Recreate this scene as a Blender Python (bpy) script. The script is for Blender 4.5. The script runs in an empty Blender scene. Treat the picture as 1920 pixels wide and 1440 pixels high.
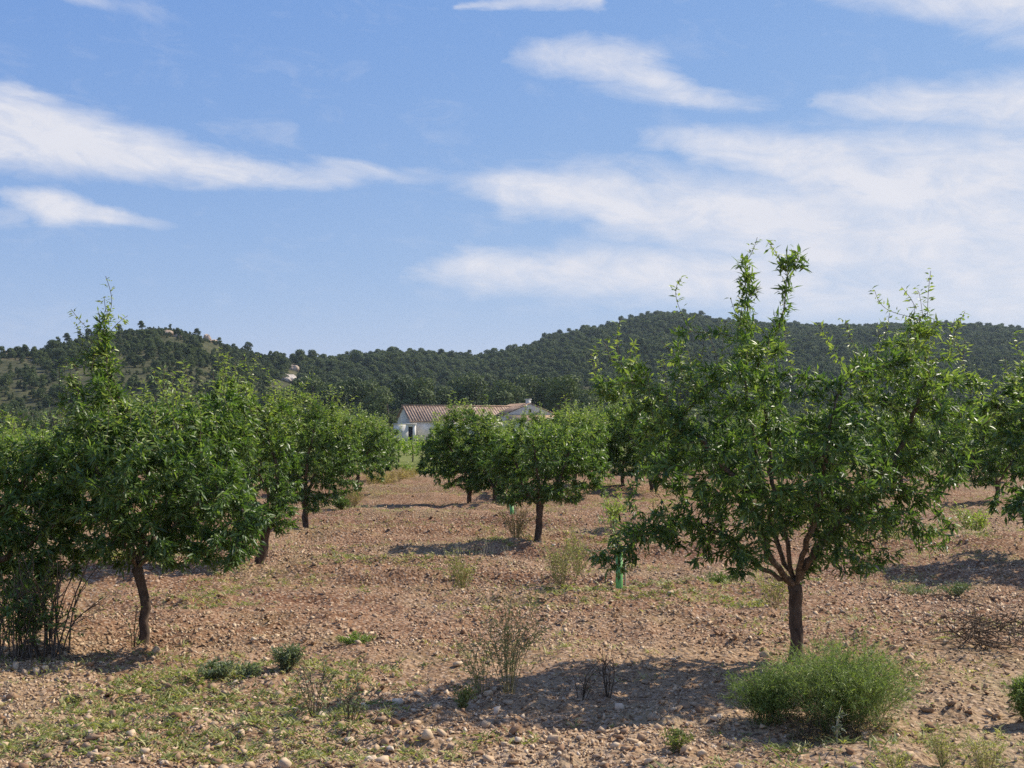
import bpy, bmesh, math, random
import numpy as np
from mathutils import Vector

# ------------------------------------------------------------------ camera, sky, sun, exposure
scene = bpy.context.scene
COL = scene.collection
CAM_H = 1.6
F_PX = 2200.0                    # focal length in photo pixels (1920 wide)
PITCH = math.atan(90.0 / F_PX)   # horizon at row 810 of 1440
cam_data = bpy.data.cameras.new('camera')
cam_data.sensor_width = 36.0
cam_data.lens = F_PX / 1920.0 * 36.0
cam_data.clip_start = 0.1
cam_data.clip_end = 20000.0
cam = bpy.data.objects.new('camera', cam_data)
cam.location = (0, 0, CAM_H)
cam.rotation_euler = (math.pi / 2 + PITCH, 0, 0)
COL.objects.link(cam)
scene.camera = cam

SUN_EL = math.radians(44)
SUN_AZ = math.radians(62)        # clockwise from +Y (view direction) towards +X (right)
SUN_DIR = Vector((math.sin(SUN_AZ) * math.cos(SUN_EL), math.cos(SUN_AZ) * math.cos(SUN_EL), math.sin(SUN_EL)))
sun_data = bpy.data.lights.new('sun', 'SUN')
sun_data.energy = 5.0
sun_data.angle = math.radians(0.53)
sun_data.color = (1.0, 0.915, 0.78)
sun = bpy.data.objects.new('sun', sun_data)
sun.rotation_euler = (-SUN_DIR).to_track_quat('-Z', 'Y').to_euler()
sun.location = (20, 10, 30)
COL.objects.link(sun)

vs = scene.view_settings
vs.view_transform = 'Standard'
vs.look = 'None'
vs.exposure = 0.38
vs.gamma = 1.0
vs.use_curve_mapping = False
scene.cycles.max_bounces = 5
scene.cycles.transparent_max_bounces = 8
scene.cycles.volume_bounces = 0
scene.cycles.use_denoising = False


def ray(px, py):
    """direction of a photo pixel, scaled so that y = 1"""
    x = (px - 960.0) / F_PX
    z = (720.0 - py) / F_PX
    c, s = math.cos(PITCH), math.sin(PITCH)
    dy, dz = c - z * s, s + z * c
    return x / dy, dz / dy


def at(px, py, Y):
    t, v = ray(px, py)
    return np.array((t * Y, Y, CAM_H + v * Y))


def on_ground(px, py):
    t, v = ray(px, py)
    Y = -CAM_H / v
    return t * Y, Y


# ---- node helpers
def new_nodes(tree):
    tree.nodes.clear()
    return tree.nodes, tree.links


class NB:
    def __init__(self, tree):
        self.t = tree
        self.n = tree.nodes
        self.l = tree.links

    def node(self, kind, **kw):
        nd = self.n.new(kind)
        for k, v in kw.items():
            setattr(nd, k, v)
        return nd

    def put(self, sock, v):
        if v is None:
            return
        if isinstance(v, bpy.types.NodeSocket):
            self.l.new(v, sock)
        else:
            if isinstance(v, tuple) and len(v) == 3 and sock.type == 'RGBA':
                v = (*v, 1.0)
            sock.default_value = v

    def math(self, op, a, b=None, c=None, clamp=False):
        nd = self.node('ShaderNodeMath', operation=op, use_clamp=clamp)
        for i, v in enumerate((a, b, c)):
            self.put(nd.inputs[i], v)
        return nd.outputs[0]

    def vmath(self, op, a, b=None, scale=None):
        nd = self.node('ShaderNodeVectorMath', operation=op)
        self.put(nd.inputs[0], a)
        self.put(nd.inputs[1], b)
        if scale is not None:
            self.put(nd.inputs['Scale'], scale)
        return nd.outputs['Value'] if op in ('DOT_PRODUCT', 'LENGTH', 'DISTANCE') else nd.outputs[0]

    def rng(self, v, a, b, c=0.0, d=1.0, smooth=True):
        nd = self.node('ShaderNodeMapRange', interpolation_type='SMOOTHSTEP' if smooth else 'LINEAR')
        for i, q in enumerate((v, a, b, c, d)):
            self.put(nd.inputs[i], q)
        return nd.outputs[0]

    def mix(self, f, a, b, mode='MIX'):
        nd = self.node('ShaderNodeMix', data_type='RGBA', blend_type=mode)
        self.put(nd.inputs[0], f)
        self.put(nd.inputs[6], a)
        self.put(nd.inputs[7], b)
        return nd.outputs[2]

    def noise(self, vec, scale, detail=4.0, rough=0.55, dist=0.0, out=0):
        nd = self.node('ShaderNodeTexNoise')
        self.put(nd.inputs['Vector'], vec)
        nd.inputs['Scale'].default_value = scale
        nd.inputs['Detail'].default_value = detail
        nd.inputs['Roughness'].default_value = rough
        nd.inputs['Distortion'].default_value = dist
        return nd.outputs[out]

    def combine(self, x, y, z):
        nd = self.node('ShaderNodeCombineXYZ')
        for i, v in enumerate((x, y, z)):
            self.put(nd.inputs[i], v)
        return nd.outputs[0]

    def sep(self, v):
        nd = self.node('ShaderNodeSeparateXYZ')
        self.put(nd.inputs[0], v)
        return nd.outputs


# ---- world: Nishita daylight sky with cirrus streaks
world = bpy.data.worlds.new('World')
scene.world = world
world.use_nodes = True
world.cycles.sampling_method = 'MANUAL'
world.cycles.sample_map_resolution = 256
new_nodes(world.node_tree)
b = NB(world.node_tree)
sky = b.node('ShaderNodeTexSky', sky_type='NISHITA', sun_disc=False, sun_elevation=SUN_EL,
             sun_rotation=SUN_AZ, altitude=700.0, air_density=1.0, dust_density=0.1, ozone_density=3.0)
dirv = b.node('ShaderNodeTexCoord').outputs['Generated']
s3 = b.sep(dirv)
az = b.math('ARCTAN2', s3[0], s3[1])
el = b.math('ARCSINE', s3[2])
# fibrous warp: noise stretched along the gentle fall of the streaks
p0 = b.combine(az, el, 0.0)
stretch = b.combine(b.math('ADD', b.math('MULTIPLY', az, 5.0), b.math('MULTIPLY', el, 3.0)), b.math('MULTIPLY', el, 13.0), 0.3)
w1 = b.noise(stretch, 1.4, 5.0, 0.55, 0.4, 1)
w1 = b.vmath('SUBTRACT', w1, (0.5, 0.5, 0.5))
w1 = b.vmath('MULTIPLY', w1, (0.06, 0.026, 0.0))
w2 = b.vmath('MULTIPLY', b.vmath('SUBTRACT', b.noise(stretch, 5.5, 5.0, 0.6, 0.6, 1), (0.5, 0.5, 0.5)), (0.034, 0.011, 0.0))
w1 = b.vmath('ADD', w1, w2)
pw = b.vmath('ADD', p0, w1)
fib = b.noise(stretch, 3.2, 7.0, 0.66, 0.9)
fib2 = b.noise(b.combine(b.math('MULTIPLY', az, 9.0), b.math('MULTIPLY', el, 14.0), 4.2), 1.6, 6.0, 0.6, 0.5)


def ang(px, py):
    t, v = ray(px, py)
    return math.atan(t), math.atan2(v, math.hypot(1.0, t))


dens = None
# (x0,y0,r0, x1,y1,r1, inner edge, strength) in photo pixels, turned into azimuth and elevation
CLOUDS = [
    (-300, 190, 100, 0, 235, 78, 0.35, 0.93, 0.93), (0, 235, 78, 150, 267, 58, 0.3, 0.93, 0.93), (150, 267, 58, 310, 297, 40, 0.3, 0.93, 0.92), (310, 297, 40, 460, 318, 28, 0.25, 0.92, 0.85),
    (460, 318, 28, 640, 327, 22, 0.2, 0.85, 0.55), (640, 327, 22, 860, 336, 14, 0.1, 0.55, 0.12),
    (-120, 140, 20, 60, 168, 18, 0.2, 0.7, 0.6), (60, 168, 18, 140, 192, 14, 0.2, 0.6, 0.2),
    (10, 372, 14, 95, 388, 32, 0.25, 0.4, 0.88), (95, 388, 32, 205, 407, 22, 0.25, 0.88, 0.85), (205, 407, 22, 325, 424, 10, 0.2, 0.8, 0.15), (-160, 415, 16, 40, 405, 18, 0.1, 0.35, 0.25),
    (960, 110, 26, 1090, 108, 44, 0.1, 0.35, 0.8), (1090, 108, 44, 1210, 128, 50, 0.1, 0.8, 0.8), (1210, 132, 48, 1310, 176, 26, 0.1, 0.8, 0.7), (1310, 176, 26, 1460, 198, 10, 0.1, 0.7, 0.1),
    (850, 16, 8, 1120, -12, 24, 0.1, 0.5, 0.75), (130, -6, 12, 330, 22, 20, 0.0, 0.35, 0.05),
    (1500, -25, 24, 1800, 0, 50, 0.0, 0.3, 0.8), (1800, 0, 50, 2200, -10, 110, 0.0, 0.8, 0.85),
    (1540, 185, 16, 1720, 190, 44, 0.1, 0.3, 0.75), (1720, 190, 44, 2200, 205, 80, 0.1, 0.75, 0.9),
    (1200, 262, 16, 1320, 275, 36, 0.15, 0.15, 0.75), (1320, 275, 36, 1560, 300, 56, 0.15, 0.75, 0.85), (1540, 330, 86, 2300, 350, 150, 0.1, 0.93, 0.93),
    (850, 345, 20, 960, 352, 40, 0.15, 0.2, 0.8), (960, 355, 44, 1180, 362, 56, 0.15, 0.85, 0.92), (1180, 385, 70, 1560, 430, 110, 0.1, 0.93, 0.92),
    (1500, 450, 120, 2300, 470, 190, 0.05, 0.9, 0.9), (760, 515, 16, 880, 500, 42, 0.15, 0.2, 0.8), (880, 500, 44, 1100, 510, 48, 0.1, 0.85, 0.85),
    (1040, 505, 54, 1500, 525, 66, 0.05, 0.9, 0.88), (370, 235, 14, 540, 258, 22, 0.0, 0.12, 0.18), (1450, 555, 50, 2050, 575, 60, 0.0, 0.7, 0.75),
]
for (x0, y0, r0, x1, y1, r1, inner, st0, st1) in CLOUDS:
    a0, a1 = ang(x0, y0), ang(x1, y1)
    ab = (a1[0] - a0[0], a1[1] - a0[1], 0.0)
    L2 = ab[0] ** 2 + ab[1] ** 2
    pa = b.vmath('SUBTRACT', pw, (a0[0], a0[1], 0.0))
    tt = b.math('MULTIPLY', b.vmath('DOT_PRODUCT', pa, ab), 1.0 / L2, clamp=True)
    off = b.vmath('SUBTRACT', pa, b.vmath('SCALE', ab, scale=tt))
    rad = b.math('MULTIPLY_ADD', tt, (r1 - r0) / F_PX, r0 / F_PX)
    dd = b.math('DIVIDE', b.vmath('LENGTH', off), rad)
    dn = b.math('MULTIPLY', b.rng(dd, 1.4, inner), b.math('MULTIPLY_ADD', tt, st1 - st0, st0))
    dens = dn if dens is None else b.math('MAXIMUM', dens, dn)
# the same kind of streaks over the rest of the sky
away = b.math('MAXIMUM', b.rng(b.math('ABSOLUTE', az), 0.5, 0.8), b.rng(el, 0.36, 0.52))
wide = b.rng(b.noise(b.combine(b.math('MULTIPLY', s3[0], 1.5), s3[1], b.math('MULTIPLY', s3[2], 5.0)), 1.5, 6.0, 0.55, 0.6), 0.48, 0.68, 0.0, 0.8)
dens = b.math('MAXIMUM', dens, b.math('MULTIPLY', wide, away))
tex = b.math('ADD', b.math('MULTIPLY', fib, 0.9), b.math('MULTIPLY', fib2, 0.5))
dens = b.math('MULTIPLY', dens, b.rng(tex, 0.42, 0.86, 0.66, 1.08, False))
dens = b.rng(b.math('ADD', dens, b.math('MULTIPLY', b.math('SUBTRACT', tex, 0.68), 0.55)), 0.03, 0.95, 0.0, 0.97, False)
veil = b.rng(el, 0.42, 0.02, 0.0, 0.07)
dens = b.math('MINIMUM', b.math('ADD', b.math('MULTIPLY', dens, 1.0), b.math('MULTIPLY', veil, fib2)), 0.96)
cloudcol = b.mix(fib2, (5.3, 5.4, 5.95), (6.0, 6.0, 6.4))
skycol = b.mix(1.0, sky.outputs[0], (0.98, 0.945, 1.07), 'MULTIPLY')
# soften the range between zenith and horizon, as in the photograph's hazy spring sky
sc_ = b.node('ShaderNodeSeparateColor')
b.put(sc_.inputs[0], skycol)
cc_ = b.node('ShaderNodeCombineColor')
for i_, (k_, e_) in enumerate(((1.06, 0.77), (1.64, 0.52), (3.95, 0.17))):
    b.put(cc_.inputs[i_], b.math('MULTIPLY', b.math('POWER', sc_.outputs[i_], e_), k_))
mixed = b.mix(dens, cc_.outputs[0], cloudcol)
bg = b.node('ShaderNodeBackground')
b.put(bg.inputs[0], mixed)
bg.inputs[1].default_value = 0.107
wo = b.node('ShaderNodeOutputWorld')
b.l.new(bg.outputs[0], wo.inputs[0])

# ------------------------------------------------------------------ helpers
rng = np.random.default_rng(11)


def norm(v):
    return v / np.maximum(np.linalg.norm(v, axis=-1, keepdims=True), 1e-9)


def hash2(ix, iy, seed):
    h = (ix.astype(np.int64) * 374761393 + iy.astype(np.int64) * 668265263 + seed * 1442695041) & 0x7fffffff
    h = ((h ^ (h >> 13)) * 1274126177) & 0x7fffffff
    h = ((h ^ (h >> 16)) * 2246822519) & 0x7fffffff
    return (h & 0xffff) / 65535.0


def vnoise(x, y, seed=0):
    x = np.asarray(x, float)
    y = np.asarray(y, float)
    ix, iy = np.floor(x), np.floor(y)
    fx, fy = x - ix, y - iy
    fx, fy = fx * fx * (3 - 2 * fx), fy * fy * (3 - 2 * fy)
    ix, iy = ix.astype(np.int64), iy.astype(np.int64)
    a, c = hash2(ix, iy, seed), hash2(ix + 1, iy, seed)
    d, e = hash2(ix, iy + 1, seed), hash2(ix + 1, iy + 1, seed)
    return (a * (1 - fx) + c * fx) * (1 - fy) + (d * (1 - fx) + e * fx) * fy


def fbm(x, y, seed=0, octs=4):
    s, amp, tot = 0, 1.0, 0
    for o in range(octs):
        s = s + amp * vnoise(np.asarray(x) * 2 ** o + 17.3 * o, np.asarray(y) * 2 ** o - 9.1 * o, seed + o)
        tot += amp
        amp *= 0.5
    return s / tot - 0.5


def height(x, y):
    """ground relief of the stony orchard"""
    x = np.asarray(x, float)
    y = np.asarray(y, float)
    d = np.hypot(x, y)
    near = np.clip((70 - d) / 40, 0, 1)
    z = 0.10 * fbm(x * 0.25, y * 0.25, 3, 2)
    rid = 1 - 2 * np.abs(fbm(x * 0.16 + 0.1 * y, y * 0.85, 8, 3))
    z = z + 0.25 * (rid ** 3 - 0.4) * np.clip((d - 8) / 6, 0.2, 1)      # plough ridges across the view
    z = z + 0.12 * fbm(x * 2.6, y * 3.0, 21, 3) + 0.09 * np.maximum(fbm(x * 7, y * 8, 31, 2), 0) ** 1.0
    return z * near - 0.02


def mesh_obj(name, V, F, mat, parent=None, tint=None, smooth=False, kind=None):
    me = bpy.data.meshes.new(name)
    V = np.ascontiguousarray(V, np.float32)
    F = np.ascontiguousarray(F, np.int32)
    n, k = F.shape
    me.vertices.add(len(V))
    me.vertices.foreach_set('co', V.ravel())
    me.loops.add(n * k)
    me.loops.foreach_set('vertex_index', F.ravel())
    me.polygons.add(n)
    me.polygons.foreach_set('loop_start', np.arange(0, n * k, k, dtype=np.int32))
    if smooth:
        me.polygons.foreach_set('use_smooth', np.ones(n, bool))
    if tint is not None:
        at_ = me.attributes.new('tint', 'FLOAT', 'POINT')
        at_.data.foreach_set('value', np.ascontiguousarray(tint, np.float32))
    me.materials.append(mat)
    me.update(calc_edges=True)
    ob = bpy.data.objects.new(name, me)
    COL.objects.link(ob)
    if parent is not None:
        ob.parent = parent
    if kind:
        ob['kind'] = kind
    return ob


def tag(o, label, cat, group=None, kind=None):
    o['label'] = label
    o['category'] = cat
    if group:
        o['group'] = group
    if kind:
        o['kind'] = kind
    return o


def empty(name, loc, rz=0.0):
    o = bpy.data.objects.new(name, None)
    o.empty_display_size = 0.2
    o.location = tuple(float(q) for q in loc)
    o.rotation_euler = (0, 0, rz)
    COL.objects.link(o)
    return o


def copy_tree(o, parent=None):
    c = o.copy()
    COL.objects.link(c)
    c.parent = parent
    for ch in list(o.children):
        copy_tree(ch, c)
    return c


# ---- materials
MATS = {}


def mat_new(name):
    m = bpy.data.materials.new(name)
    m.use_nodes = True
    m.node_tree.nodes.clear()
    MATS[name] = m
    return m, NB(m.node_tree)


def finish(nb, shader, disp=None):
    o = nb.node('ShaderNodeOutputMaterial')
    nb.l.new(shader, o.inputs[0])


def bsdf(nb, color, rough=0.9, spec=0.3, normal=None):
    p = nb.node('ShaderNodeBsdfPrincipled')
    nb.put(p.inputs['Base Color'], color)
    nb.put(p.inputs['Roughness'], rough)
    nb.put(p.inputs['Specular IOR Level'], spec)
    if normal is not None:
        nb.l.new(normal, p.inputs['Normal'])
    return p.outputs[0]


def bump(nb, h, strength=0.5, dist=0.02):
    n = nb.node('ShaderNodeBump')
    n.inputs['Strength'].default_value = strength
    n.inputs['Distance'].default_value = dist
    nb.l.new(h, n.inputs['Height'])
    return n.outputs[0]


def leaf_mat(name, stops, rough=0.42, spec=0.5, trans=0.3, vary=False):
    m, nb = mat_new(name)
    a = nb.node('ShaderNodeAttribute', attribute_name='tint').outputs['Fac']
    r = nb.node('ShaderNodeValToRGB')
    e = r.color_ramp.elements
    e[0].position, e[0].color = stops[0][0], (*stops[0][1], 1)
    e[1].position, e[1].color = stops[-1][0], (*stops[-1][1], 1)
    for pos, c in stops[1:-1]:
        q = e.new(pos)
        q.color = (*c, 1)
    nb.l.new(a, r.inputs[0])
    col = r.outputs[0]
    if vary:
        oi = nb.node('ShaderNodeObjectInfo').outputs['Random']
        col = nb.mix(nb.rng(oi, 0.0, 1.0, 0.0, 0.75, False), col, nb.mix(1.0, col, (2.3, 1.95, 1.45), 'MULTIPLY'))
    s1 = bsdf(nb, col, rough, spec)
    tr = nb.node('ShaderNodeBsdfTranslucent')
    tc = nb.mix(1.0, col, (1.5, 1.7, 0.7), 'MULTIPLY')
    nb.l.new(tc, tr.inputs[0])
    mx = nb.node('ShaderNodeMixShader')
    mx.inputs[0].default_value = trans
    nb.l.new(s1, mx.inputs[1])
    nb.l.new(tr.outputs[0], mx.inputs[2])
    finish(nb, mx.outputs[0])
    return m


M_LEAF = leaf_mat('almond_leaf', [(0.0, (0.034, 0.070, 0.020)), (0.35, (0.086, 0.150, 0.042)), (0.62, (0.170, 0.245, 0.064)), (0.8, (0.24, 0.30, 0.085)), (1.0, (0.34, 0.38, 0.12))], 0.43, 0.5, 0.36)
M_PINE = leaf_mat('pine_needle', [(0.0, (0.028, 0.045, 0.022)), (0.5, (0.05, 0.075, 0.032)), (1.0, (0.085, 0.115, 0.045))], 0.7, 0.2, 0.15, True)
M_SHRUB = leaf_mat('scrub_leaf', [(0.0, (0.03, 0.05, 0.018)), (0.5, (0.06, 0.09, 0.03)), (1.0, (0.13, 0.16, 0.05))], 0.6, 0.3, 0.2)
M_VINE = leaf_mat('vine_leaf', [(0.0, (0.09, 0.16, 0.025)), (0.5, (0.20, 0.28, 0.045)), (1.0, (0.33, 0.40, 0.08))], 0.5, 0.4, 0.35)
M_PALE = leaf_mat('pale_shrub_leaf', [(0.0, (0.06, 0.10, 0.03)), (0.5, (0.12, 0.17, 0.055)), (1.0, (0.2, 0.26, 0.08))], 0.5, 0.4, 0.25)
M_FEATHER = leaf_mat('feathery_leaf', [(0.0, (0.075, 0.12, 0.03)), (0.5, (0.18, 0.25, 0.07)), (1.0, (0.34, 0.40, 0.13))], 0.55, 0.3, 0.3)
M_WEED = leaf_mat('weed_leaf', [(0.0, (0.085, 0.115, 0.035)), (0.5, (0.22, 0.245, 0.075)), (1.0, (0.46, 0.42, 0.19))], 0.55, 0.3, 0.3)
M_GREY = leaf_mat('grey_weed_leaf', [(0.0, (0.09, 0.13, 0.07)), (0.5, (0.16, 0.20, 0.11)), (1.0, (0.28, 0.31, 0.20))], 0.6, 0.3, 0.25)
M_STRAW = leaf_mat('straw', [(0.0, (0.22, 0.15, 0.07)), (0.5, (0.38, 0.28, 0.13)), (1.0, (0.52, 0.43, 0.23))], 0.7, 0.2, 0.25)


def bark_mat(name, c0, c1, scale=30):
    m, nb = mat_new(name)
    co = nb.node('ShaderNodeTexCoord').outputs['Object']
    st = nb.vmath('MULTIPLY', co, (1.0, 1.0, 0.35))
    n = nb.noise(st, scale, 6, 0.65)
    n2 = nb.noise(co, 6, 3)
    c = nb.mix(nb.rng(n, 0.3, 0.7), c0, c1)
    c = nb.mix(nb.rng(n2, 0.5, 0.75, 0, 0.5), c, (0.20, 0.17, 0.135))
    finish(nb, bsdf(nb, c, 0.9, 0.2, bump(nb, n, 0.9, 0.012)))
    return m


M_BARK = bark_mat('almond_bark', (0.045, 0.032, 0.024), (0.14, 0.098, 0.07))
M_LIMB = bark_mat('almond_limb_bark', (0.065, 0.05, 0.039), (0.185, 0.145, 0.11))
M_TRUNKFAR = bark_mat('pine_bark', (0.05, 0.04, 0.03), (0.12, 0.09, 0.07), 4)
M_TWIG = bark_mat('dead_twig', (0.05, 0.035, 0.025), (0.13, 0.095, 0.065), 60)
M_STEM = bark_mat('weed_stem', (0.22, 0.19, 0.08), (0.36, 0.31, 0.15), 60)
M_FSTEM = bark_mat('green_stem', (0.12, 0.16, 0.05), (0.22, 0.27, 0.09), 60)
M_PALESTEM = bark_mat('thistle_stem', (0.35, 0.34, 0.24), (0.5, 0.48, 0.36), 60)


def ground_mat():
    m, nb = mat_new('stony_red_soil')
    co = nb.node('ShaderNodeNewGeometry').outputs['Position']
    big = nb.noise(co, 0.16, 4, 0.55)
    mid = nb.noise(co, 1.3, 5, 0.6)
    fine = nb.noise(co, 16, 7, 0.7)
    grit = nb.node('ShaderNodeTexVoronoi', feature='F1')
    nb.put(grit.inputs['Vector'], co)
    grit.inputs['Scale'].default_value = 26
    red = nb.mix(nb.rng(mid, 0.3, 0.7), (0.20, 0.102, 0.052), (0.31, 0.176, 0.096))
    pale = nb.mix(nb.rng(mid, 0.3, 0.7), (0.34, 0.23, 0.132), (0.46, 0.335, 0.205))
    y = nb.sep(co)[1]
    # paler worn strip by the track in front, redder tilled earth further in
    f = nb.math('ADD', nb.rng(y, 10.5, 5.5, 0.0, 0.75), nb.rng(big, 0.42, 0.66, -0.25, 0.4))
    c = nb.mix(nb.math('MAXIMUM', f, 0.0, clamp=True), red, pale)
    c = nb.mix(nb.rng(fine, 0.55, 0.8, 0, 0.45), c, (0.15, 0.075, 0.045))
    c = nb.mix(nb.rng(grit.outputs['Distance'], 0.34, 0.12, 0, 0.5), c, (0.38, 0.275, 0.19))
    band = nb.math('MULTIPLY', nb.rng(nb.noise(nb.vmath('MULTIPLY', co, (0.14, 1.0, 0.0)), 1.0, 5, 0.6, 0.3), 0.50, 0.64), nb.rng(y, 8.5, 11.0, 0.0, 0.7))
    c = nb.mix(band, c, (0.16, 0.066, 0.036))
    straw = nb.rng(nb.noise(co, 0.42, 5, 0.65), 0.50, 0.68, 0.0, 0.55)
    c = nb.mix(straw, c, (0.30, 0.235, 0.125))
    chip = nb.node('ShaderNodeTexVoronoi', feature='F1')
    nb.put(chip.inputs['Vector'], nb.vmath('ADD', co, nb.vmath('MULTIPLY', nb.vmath('SUBTRACT', nb.noise(co, 30, 3, 0.6, 0.0, 1), (0.5, 0.5, 0.5)), (0.03, 0.03, 0.03))))
    chip.inputs['Scale'].default_value = 52
    cr = nb.sep(chip.outputs['Color'])[0]
    c = nb.mix(nb.rng(cr, 0.62, 0.95, 0, 0.8), c, (0.45, 0.32, 0.22))
    c = nb.mix(nb.rng(cr, 0.34, 0.05, 0, 0.75), c, (0.10, 0.048, 0.029))
    far = nb.noise(co, 0.06, 4, 0.6)
    greenf = nb.math('MULTIPLY', nb.rng(y, 46, 58), nb.rng(far, 0.25, 0.5, 0.55, 1.0))
    c = nb.mix(greenf, c, nb.mix(nb.noise(co, 0.7, 4), (0.10, 0.135, 0.03), (0.24, 0.24, 0.07)))
    patch = nb.rng(nb.noise(co, 0.55, 4, 0.6), 0.53, 0.72, 0.0, 0.5)
    c = nb.mix(nb.math('MULTIPLY', patch, nb.rng(fine, 0.35, 0.6)), c, (0.20, 0.19, 0.075))
    hgt = nb.math('ADD', nb.math('MULTIPLY_ADD', cr, 0.45, nb.math('MULTIPLY', fine, 0.6)), nb.math('MULTIPLY', nb.math('SUBTRACT', 0.5, grit.outputs['Distance']), 0.7))
    finish(nb, bsdf(nb, c, 0.95, 0.15, bump(nb, hgt, 0.9, 0.03)))
    return m


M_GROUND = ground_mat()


def stone_mat():
    m, nb = mat_new('pink_limestone')
    oi = nb.node('ShaderNodeObjectInfo').outputs['Random']
    a = nb.node('ShaderNodeAttribute', attribute_name='tint').outputs['Fac']
    v = nb.math('FRACT', nb.math('ADD', oi, a))
    co = nb.node('ShaderNodeNewGeometry').outputs['Position']
    n = nb.noise(co, 22, 5, 0.65)
    c = nb.mix(v, (0.23, 0.126, 0.068), (0.61, 0.46, 0.30))
    c = nb.mix(nb.rng(v, 0.88, 1.0, 0, 0.6), c, (0.62, 0.52, 0.42))
    c = nb.mix(nb.rng(n, 0.5, 0.75, 0, 0.6), c, (0.24, 0.14, 0.09))
    finish(nb, bsdf(nb, c, 0.9, 0.2, bump(nb, n, 0.5, 0.01)))
    return m


M_STONE = stone_mat()


def hill_mat():
    m, nb = mat_new('scrubby_hillside')
    co = nb.node('ShaderNodeNewGeometry').outputs['Position']
    n1 = nb.noise(co, 0.03, 5, 0.6)
    n2 = nb.noise(co, 0.16, 6, 0.7)
    c = nb.mix(nb.rng(n2, 0.4, 0.62), (0.045, 0.05, 0.022), (0.092, 0.088, 0.042))
    c = nb.mix(nb.rng(n1, 0.56, 0.70, 0, 0.7), c, (0.20, 0.155, 0.095))
    finish(nb, bsdf(nb, c, 0.95, 0.1, bump(nb, n2, 0.8, 1.0)))
    return m


M_HILL = hill_mat()


def rock_mat():
    m, nb = mat_new('ochre_rock')
    co = nb.node('ShaderNodeNewGeometry').outputs['Position']
    n = nb.noise(nb.vmath('MULTIPLY', co, (1, 1, 0.4)), 0.5, 7, 0.7)
    n2 = nb.noise(co, 0.16, 3)
    c = nb.mix(nb.rng(n, 0.35, 0.65), (0.26, 0.18, 0.12), (0.62, 0.49, 0.37))
    c = nb.mix(nb.rng(n2, 0.5, 0.7, 0, 0.7), c, (0.42, 0.27, 0.17))
    finish(nb, bsdf(nb, c, 0.95, 0.1, bump(nb, n, 1.0, 0.8)))
    return m


M_ROCK = rock_mat()


def plain_mat(name, c0, c1, scale, rough=0.9, spec=0.2, stretch=(1, 1, 1), bs=0.3, bd=0.02):
    m, nb = mat_new(name)
    co = nb.node('ShaderNodeTexCoord').outputs['Object']
    n = nb.noise(nb.vmath('MULTIPLY', co, stretch), scale, 5, 0.65)
    finish(nb, bsdf(nb, nb.mix(nb.rng(n, 0.35, 0.68), c0, c1), rough, spec, bump(nb, n, bs, bd)))
    return m


M_CHALK = plain_mat('white_quarry_rock', (0.38, 0.32, 0.26), (0.62, 0.55, 0.48), 0.7, bs=1.0, bd=0.6)
M_PLASTER = plain_mat('whitewashed_wall', (0.60, 0.57, 0.52), (0.82, 0.79, 0.74), 0.9)
M_TILE = plain_mat('old_roof_tile', (0.21, 0.14, 0.10), (0.43, 0.315, 0.235), 1.8, bs=0.8, bd=0.1)
M_OCHRE = plain_mat('orange_roof_tile', (0.34, 0.225, 0.15), (0.48, 0.35, 0.25), 1.5)
M_DARK = plain_mat('dark_opening', (0.012, 0.012, 0.014), (0.03, 0.03, 0.035), 3)
M_WOOD = plain_mat('grey_door_wood', (0.07, 0.065, 0.06), (0.14, 0.13, 0.12), 4)
M_PALEGROUND = plain_mat('pale_yard_earth', (0.34, 0.29, 0.2), (0.46, 0.41, 0.3), 0.3)


def tube_mat():
    m, nb = mat_new('green_plastic_tube')
    c = nb.mix(nb.noise(nb.node('ShaderNodeTexCoord').outputs['Object'], 9, 3), (0.19, 0.48, 0.14), (0.30, 0.60, 0.22))
    s1 = bsdf(nb, c, 0.4, 0.4)
    tr = nb.node('ShaderNodeBsdfTranslucent')
    nb.l.new(c, tr.inputs[0])
    mx = nb.node('ShaderNodeMixShader')
    mx.inputs[0].default_value = 0.35
    nb.l.new(s1, mx.inputs[1])
    nb.l.new(tr.outputs[0], mx.inputs[2])
    finish(nb, mx.outputs[0])
    return m


M_TUBE = tube_mat()
M_STAKE = plain_mat('pale_wooden_stake', (0.38, 0.32, 0.22), (0.5, 0.44, 0.32), 20)

# ------------------------------------------------------------------ ground
def build_ground():
    ya = np.exp(np.linspace(math.log(2.6), math.log(60.0), 410))
    yb = np.exp(np.linspace(math.log(60.0), math.log(1750.0), 60))[1:]
    ys = np.concatenate([ya, yb])
    tc = np.linspace(-0.52, 0.52, 350)
    tl = -0.52 - np.cumsum(np.linspace(0.01, 0.055, 18))[::-1]
    ts = np.concatenate([tl, tc, -tl[::-1]])
    T, Y = np.meshgrid(ts, ys)
    X = T * (Y + 1.0)
    Z = height(X, Y)
    V = np.stack([X, Y, Z], -1).reshape(-1, 3)
    nr, nc = len(ys), len(ts)
    i = np.arange(nr - 1)[:, None] * nc + np.arange(nc - 1)[None, :]
    F = np.stack([i, i + 1, i + 1 + nc, i + nc], -1).reshape(-1, 4)
    # the land beside and behind the camera, a shallow step lower
    k = len(V)
    E = np.array([(-1950, -1500, -0.3), (1950, -1500, -0.3), (1950, 1760, -0.3), (-1950, 1760, -0.3)], float)
    V = np.concatenate([V, E])
    F = np.concatenate([F, [[k, k + 1, k + 2, k + 3]]])
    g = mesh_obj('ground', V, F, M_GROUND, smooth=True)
    tag(g, 'reddish stony tilled earth of the orchard', 'ground', kind='structure')
    return g


GROUND = build_ground()


def gz(x, y):
    return float(height(np.array([x]), np.array([y]))[0])


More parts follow.
